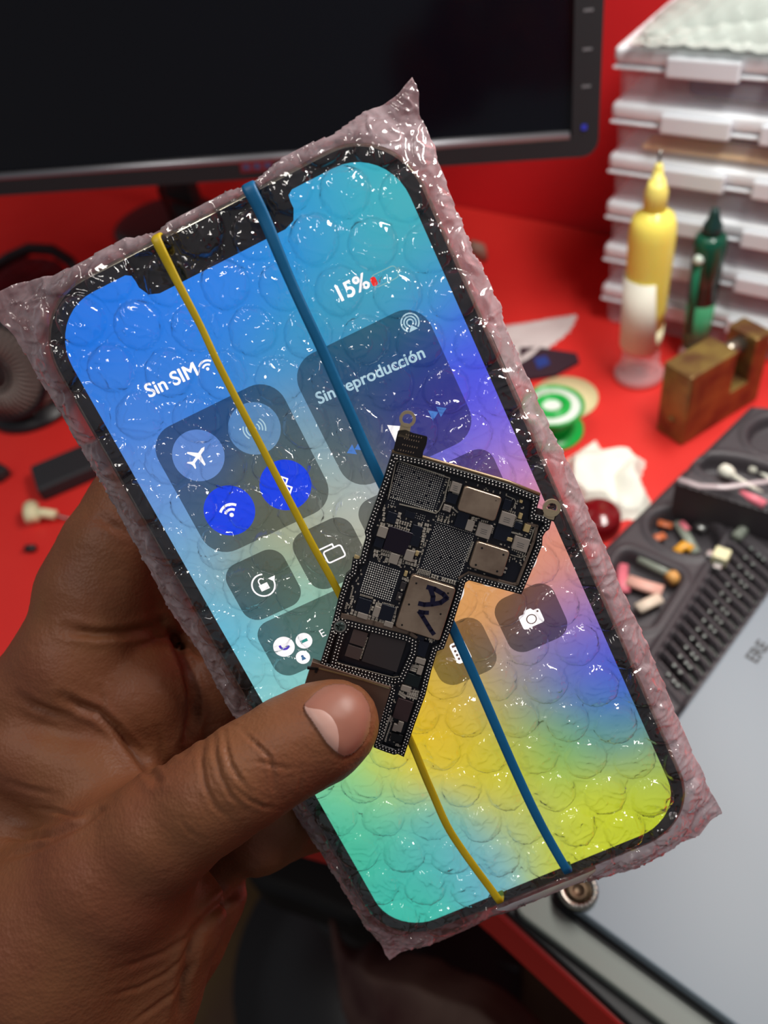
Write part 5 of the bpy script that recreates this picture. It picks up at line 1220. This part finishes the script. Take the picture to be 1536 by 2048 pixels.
# flatten against the board so that the thumb presses it, and keep clear of the wrapped phone
XX = np.stack(np.meshgrid(gx, gy, gz, indexing='ij'), -1).astype(np.float32)
hgt = (XX - PC) @ Zc; px_ = (XX - PC) @ Xc; py_ = (XX - PC) @ Yc
slab_u = np.maximum(hgt - (ZB + 1.45), -(hgt + 11.6))
sx2 = np.maximum(np.abs(px_) - (BW_ / 2 + 4.5), np.abs(py_) - (BH_ / 2 + 6))
slab = np.maximum(slab_u, sx2)
G = np.maximum(G, -slab).astype(np.float32)
del XX
for ax_ in range(3):                        # the forearm ends in a closed face outside the frame
    for e_ in (0, 1, -1, -2):
        sl_ = [slice(None)] * 3; sl_[ax_] = e_; G[tuple(sl_)] = np.maximum(G[tuple(sl_)], .6)
def surface_nets(G, o, rs):
    s = G < 0; nx, ny, nz = G.shape
    c = s[:-1, :-1, :-1].astype(np.int8)
    cnt = np.zeros((nx - 1, ny - 1, nz - 1), np.int8)
    for dx in (0, 1):
        for dy in (0, 1):
            for dz in (0, 1): cnt += s[dx:nx - 1 + dx, dy:ny - 1 + dy, dz:nz - 1 + dz]
    act = (cnt > 0) & (cnt < 8); I = np.argwhere(act); idm = -np.ones(act.shape, np.int64); idm[act] = np.arange(len(I))
    acc = np.zeros((len(I), 3)); n = np.zeros(len(I))
    cr = [(a, b, c_) for a in (0, 1) for b in (0, 1) for c_ in (0, 1)]
    for a in cr:
        for ax_ in range(3):
            if a[ax_] == 0:
                b = list(a); b[ax_] = 1
                va = G[I[:, 0] + a[0], I[:, 1] + a[1], I[:, 2] + a[2]]; vb = G[I[:, 0] + b[0], I[:, 1] + b[1], I[:, 2] + b[2]]
                m_ = (va < 0) != (vb < 0); t_ = np.where(m_, va / (va - vb + 1e-12), 0)
                p_ = np.array(a, float)[None].repeat(len(I), 0); p_[:, ax_] += t_; acc[m_] += p_[m_]; n[m_] += 1
    V = (I + acc / n[:, None]) * rs + o
    Fc = []
    for ax_ in range(3):
        u, v = (ax_ + 1) % 3, (ax_ + 2) % 3
        sa = [slice(1, -1)] * 3; sa[ax_] = slice(0, -1); sb = list(sa); sb[ax_] = slice(1, None)
        sa2 = s[tuple(sa)]; sb2 = s[tuple(sb)]; E = np.argwhere(sa2 != sb2); dirn = sa2[tuple(E.T)]
        E = E + 1; E[:, ax_] -= 1
        q = []
        for du, dv in ((-1, -1), (0, -1), (0, 0), (-1, 0)):
            e = E.copy(); e[:, u] += du; e[:, v] += dv; q.append(idm[tuple(e.T)])
        q = np.stack(q, 1); q[~dirn] = q[~dirn][:, ::-1]; Fc.append(q)
    return V, np.concatenate(Fc)
V, Fq = surface_nets(G, np.array([gx[0], gy[0], gz[0]]), RS)
Fq = Fq[(Fq >= 0).all(1)]
# relax
def relax(V, Fq, it, lam=.5):
    e = np.concatenate([Fq[:, [0, 1]], Fq[:, [1, 2]], Fq[:, [2, 3]], Fq[:, [3, 0]]]); e = np.concatenate([e, e[:, ::-1]])
    deg = np.bincount(e[:, 0], minlength=len(V)).astype(float)
    for _ in range(it):
        acc = np.stack([np.bincount(e[:, 0], V[e[:, 1], k], len(V)) for k in range(3)], 1); V = V + lam * (acc / np.maximum(deg, 1)[:, None] - V)
    return V
V = relax(V, Fq, 5)
# one subdivision for the creases
bm = bmesh.new(); me = bpy.data.meshes.new('tmp'); me.from_pydata(V.tolist(), [], Fq.tolist()); me.update(); bm.from_mesh(me)
bm.faces.ensure_lookup_table()
def vis(f):
    c = f.calc_center_median(); 
    return -60 < c.x * F / c.z + CX < 900 and 850 < c.y * F / c.z + CY < 2110 and f.normal.dot(c) < 2
fsel = [f for f in bm.faces if f.normal.dot(f.calc_center_median()) < 0] 
if len(fsel) < len(bm.faces) * .3: pass
es = list({e for f in bm.faces if vis(f) for e in f.edges})
bmesh.ops.subdivide_edges(bm, edges=es, cuts=1, use_grid_fill=True)
bm.to_mesh(me); bm.free()
n__ = len(me.vertices); V = np.empty(n__ * 3); me.vertices.foreach_get('co', V); V = V.reshape(-1, 3)
NV = np.empty(n__ * 3); me.vertices.foreach_get('normal', NV); NV = NV.reshape(-1, 3)
sgn = -1 if (NV * V).sum(1)[np.argmin(V[:, 2])] > 0 else 1
pxs = V[:, 0] / V[:, 2] * F + CX; pys = V[:, 1] / V[:, 2] * F + CY
front = (NV * V).sum(1) * sgn < 0
CR = [  # (polyline in the photograph, depth mm, width px)
 ([(130, 1258), (190, 1268), (250, 1266), (290, 1258), (318, 1248)], 1.3, 9), ([(203, 1038), (225, 1052), (252, 1064)], .9, 8), ([(35, 1392), (70, 1412), (110, 1428), (140, 1432)], .9, 8),
 ([(125, 1394), (160, 1412), (195, 1425), (230, 1455), (270, 1500), (312, 1560)], 1.5, 9), ([(200, 1375), (205, 1400), (212, 1435)], .7, 6), ([(328, 1245), (352, 1280), (375, 1330), (386, 1380), (388, 1430), (378, 1475), (365, 1500)], 1.6, 9),
 ([(312, 1455), (322, 1490), (326, 1530)], .7, 6), ([(355, 1278), (385, 1300), (420, 1325)], 1.0, 6), ([(0, 1672), (50, 1676), (100, 1670), (150, 1650), (200, 1620)], .9, 6), ([(0, 1720), (60, 1700), (120, 1672), (160, 1652), (210, 1618)], .8, 6), ([(60, 1615), (110, 1622), (150, 1632), (200, 1622)], .6, 5),
 ([(0, 1560), (60, 1580), (120, 1592)], .4, 6),
 # thumb joint folds
 ([(480, 1456), (500, 1478), (520, 1495), (540, 1515), (546, 1545), (548, 1580)], .55, 4), ([(448, 1460), (452, 1495), (462, 1530), (480, 1560), (500, 1585)], .6, 5), ([(428, 1470), (430, 1510), (440, 1550), (462, 1590), (490, 1620)], .5, 5), ([(408, 1480), (402, 1520), (408, 1565), (430, 1610), (462, 1640)], .45, 5),
 ([(495, 1525), (520, 1524), (545, 1530), (575, 1538), (598, 1536)], .4, 4), ([(600, 1530), (602, 1560), (598, 1590), (590, 1600)], .3, 4), ([(455, 1555), (475, 1580), (500, 1600), (530, 1615), (560, 1618)], .4, 4), ([(360, 1640), (380, 1665), (410, 1680)], .35, 4), ([(420, 1450), (440, 1446), (470, 1450)], .3, 4),
 # heel folds
 ([(395, 1840), (372, 1875), (330, 1905), (280, 1925), (230, 1940)], .4, 6), ([(392, 1870), (372, 1910), (330, 1950), (280, 1975), (215, 1992)], .4, 5), ([(395, 1895), (388, 1930), (360, 1975), (310, 2015), (260, 2048)], .5, 5), ([(490, 1758), (465, 1790), (420, 1830), (392, 1862), (380, 1900), (368, 1960), (355, 2050)], 1.2, 10),
 # nail fold
 ([(606, 1410), (640, 1382), (668, 1366), (705, 1372), (735, 1400), (742, 1435), (738, 1468), (712, 1506), (694, 1516)], .35, 5)]
disp = np.zeros(n__)
for pts, dep, wd in CR:
    d = np.full(n__, 1e9)
    for (ax_, ay_), (bx_, by_) in zip(pts[:-1], pts[1:]):
        ex, ey = bx_ - ax_, by_ - ay_; tt = np.clip(((pxs - ax_) * ex + (pys - ay_) * ey) / (ex * ex + ey * ey), 0, 1)
        # taper at the ends
        d = np.minimum(d, np.hypot(pxs - ax_ - tt * ex, pys - ay_ - tt * ey))
    dend = np.minimum(np.hypot(pxs - pts[0][0], pys - pts[0][1]), np.hypot(pxs - pts[-1][0], pys - pts[-1][1]))
    tp = np.clip(dend / 40, .25, 1)
    disp -= dep * tp * np.exp(-(d / wd) ** 2) * .8; disp += dep * .25 * tp * np.exp(-((d - wd * 2) / wd) ** 2)
disp = np.where(front, disp, 0)
nzz = np.array([noise.noise((v[0] * .11, v[1] * .11, v[2] * .11)) * .5 + noise.noise((v[0] * .5, v[1] * .9, v[2] * .5)) * .10 for v in V])
V = V + NV * sgn * (disp + nzz * .6)[:, None]
Wd = (CP[None] + (V @ RW.T) * .001)
hc = Wd.mean(0)
me.vertices.foreach_set('co', (Wd - hc).ravel()); me.update(); me.name = 'hand'
SK = mat('brown_skin', (126, 81, 52), .52, spec=.35, sss=.12, var=(45, (118, 69, 47)))
nt = SK.node_tree; b_ = nt.nodes['Principled BSDF']; tc = nt.nodes.new('ShaderNodeTexCoord')
vo_ = nt.nodes.new('ShaderNodeTexVoronoi'); vo_.inputs['Scale'].default_value = 1400; nz_ = nt.nodes.new('ShaderNodeTexNoise'); nz_.inputs['Scale'].default_value = 260; nz_.inputs['Detail'].default_value = 6
ad = nt.nodes.new('ShaderNodeMath'); ad.operation = 'ADD'; mu = nt.nodes.new('ShaderNodeMath'); mu.operation = 'MULTIPLY'; mu.inputs[1].default_value = .35
nt.links.new(tc.outputs['Object'], vo_.inputs['Vector']); nt.links.new(tc.outputs['Object'], nz_.inputs['Vector']); nt.links.new(vo_.outputs['Distance'], mu.inputs[0]); nt.links.new(mu.outputs[0], ad.inputs[0]); nt.links.new(nz_.outputs['Fac'], ad.inputs[1])
bp_ = nt.nodes.new('ShaderNodeBump'); bp_.inputs['Strength'].default_value = .5; bp_.inputs['Distance'].default_value = .0004; nt.links.new(ad.outputs[0], bp_.inputs['Height']); nt.links.new(bp_.outputs[0], b_.inputs['Normal'])
me.materials.clear(); me.materials.append(SK); me.polygons.foreach_set('use_smooth', [True] * len(me.polygons))
hand = bpy.data.objects.new('person', me); COL.objects.link(hand); hand.location = hc
bmf = bmesh.new(); bmf.from_mesh(me); bmesh.ops.recalc_face_normals(bmf, faces=bmf.faces); bmf.to_mesh(me); bmf.free()
tag(hand, "person's bare left hand holding the wrapped phone, thumb pinching the circuit board", 'person')
# thumbnail: follows the skin, a little proud of it
from mathutils.bvhtree import BVHTree
bv = BVHTree.FromPolygons([Vector(v) for v in Wd], [tuple(p_.vertices) for p_ in me.polygons])
NL = [(608, 1412), (628, 1390), (650, 1375), (672, 1369), (700, 1373), (722, 1387), (736, 1410), (740, 1436), (735, 1466), (722, 1490), (704, 1506), (688, 1512), (672, 1504), (655, 1486), (640, 1464), (624, 1440), (612, 1424)]
def nail_part(nm, poly, off, m, parent, st=2.0):
    X, Y = np.meshgrid(np.arange(600, 748, st), np.arange(1362, 1520, st)); sd = sd_poly(X, Y, poly); idx = {}; vs_ = []
    for j in range(X.shape[0]):
        for i in range(X.shape[1]):
            if sd[j, i] < st * .8:
                x, y = X[j, i], Y[j, i]
                d_ = Vector(ray(x, y)); hit = bv.ray_cast(Vector(CP), d_)
                if hit[0] is None: continue
                inn_ = min(1, max(0, -sd[j, i]) / 16); idx[j, i] = len(vs_); vs_.append(hit[0] - d_ * ((off + .55 * math.sqrt(inn_)) * .001) - Vector(hc))
    # smooth the patch so that skin folds do not print through
    Vn = np.array(vs_); keys = list(idx)
    nb = [[idx[q_] for q_ in ((j + 1, i), (j - 1, i), (j, i + 1), (j, i - 1)) if q_ in idx] for (j, i) in keys]
    for _ in range(12):
        Vn2 = Vn.copy()
        for k_, nn in enumerate(nb):
            if len(nn) == 4: Vn2[k_] = Vn[nn].mean(0)
        Vn = Vn2
    fs_ = [(idx[j, i], idx[j, i + 1], idx[j + 1, i + 1], idx[j + 1, i]) for (j, i) in idx if (j, i + 1) in idx and (j + 1, i + 1) in idx and (j + 1, i) in idx]
    o = mesh(nm, Vn, fs_, m, parent, True); so = o.modifiers.new('t', 'SOLIDIFY'); so.thickness = .0005; so.offset = 0
    return o
nail = nail_part('thumbnail', roundpoly(NL, 6, 3), .05, mat('nail', (150, 100, 84), .42, spec=.4, sss=.1), hand)
SHEEN = [(609, 1413), (625, 1406), (650, 1409), (672, 1425), (686, 1450), (690, 1480), (684, 1504), (672, 1503), (655, 1486), (640, 1464), (624, 1440), (613, 1424)]
nail_part('nail_sheen', roundpoly(SHEEN, 8, 3), .14, mat('nail_sheen_tone', (186, 146, 134), .42, spec=.4, sss=.1), nail)  # glossy reflection on the nail, painted as a paler patch
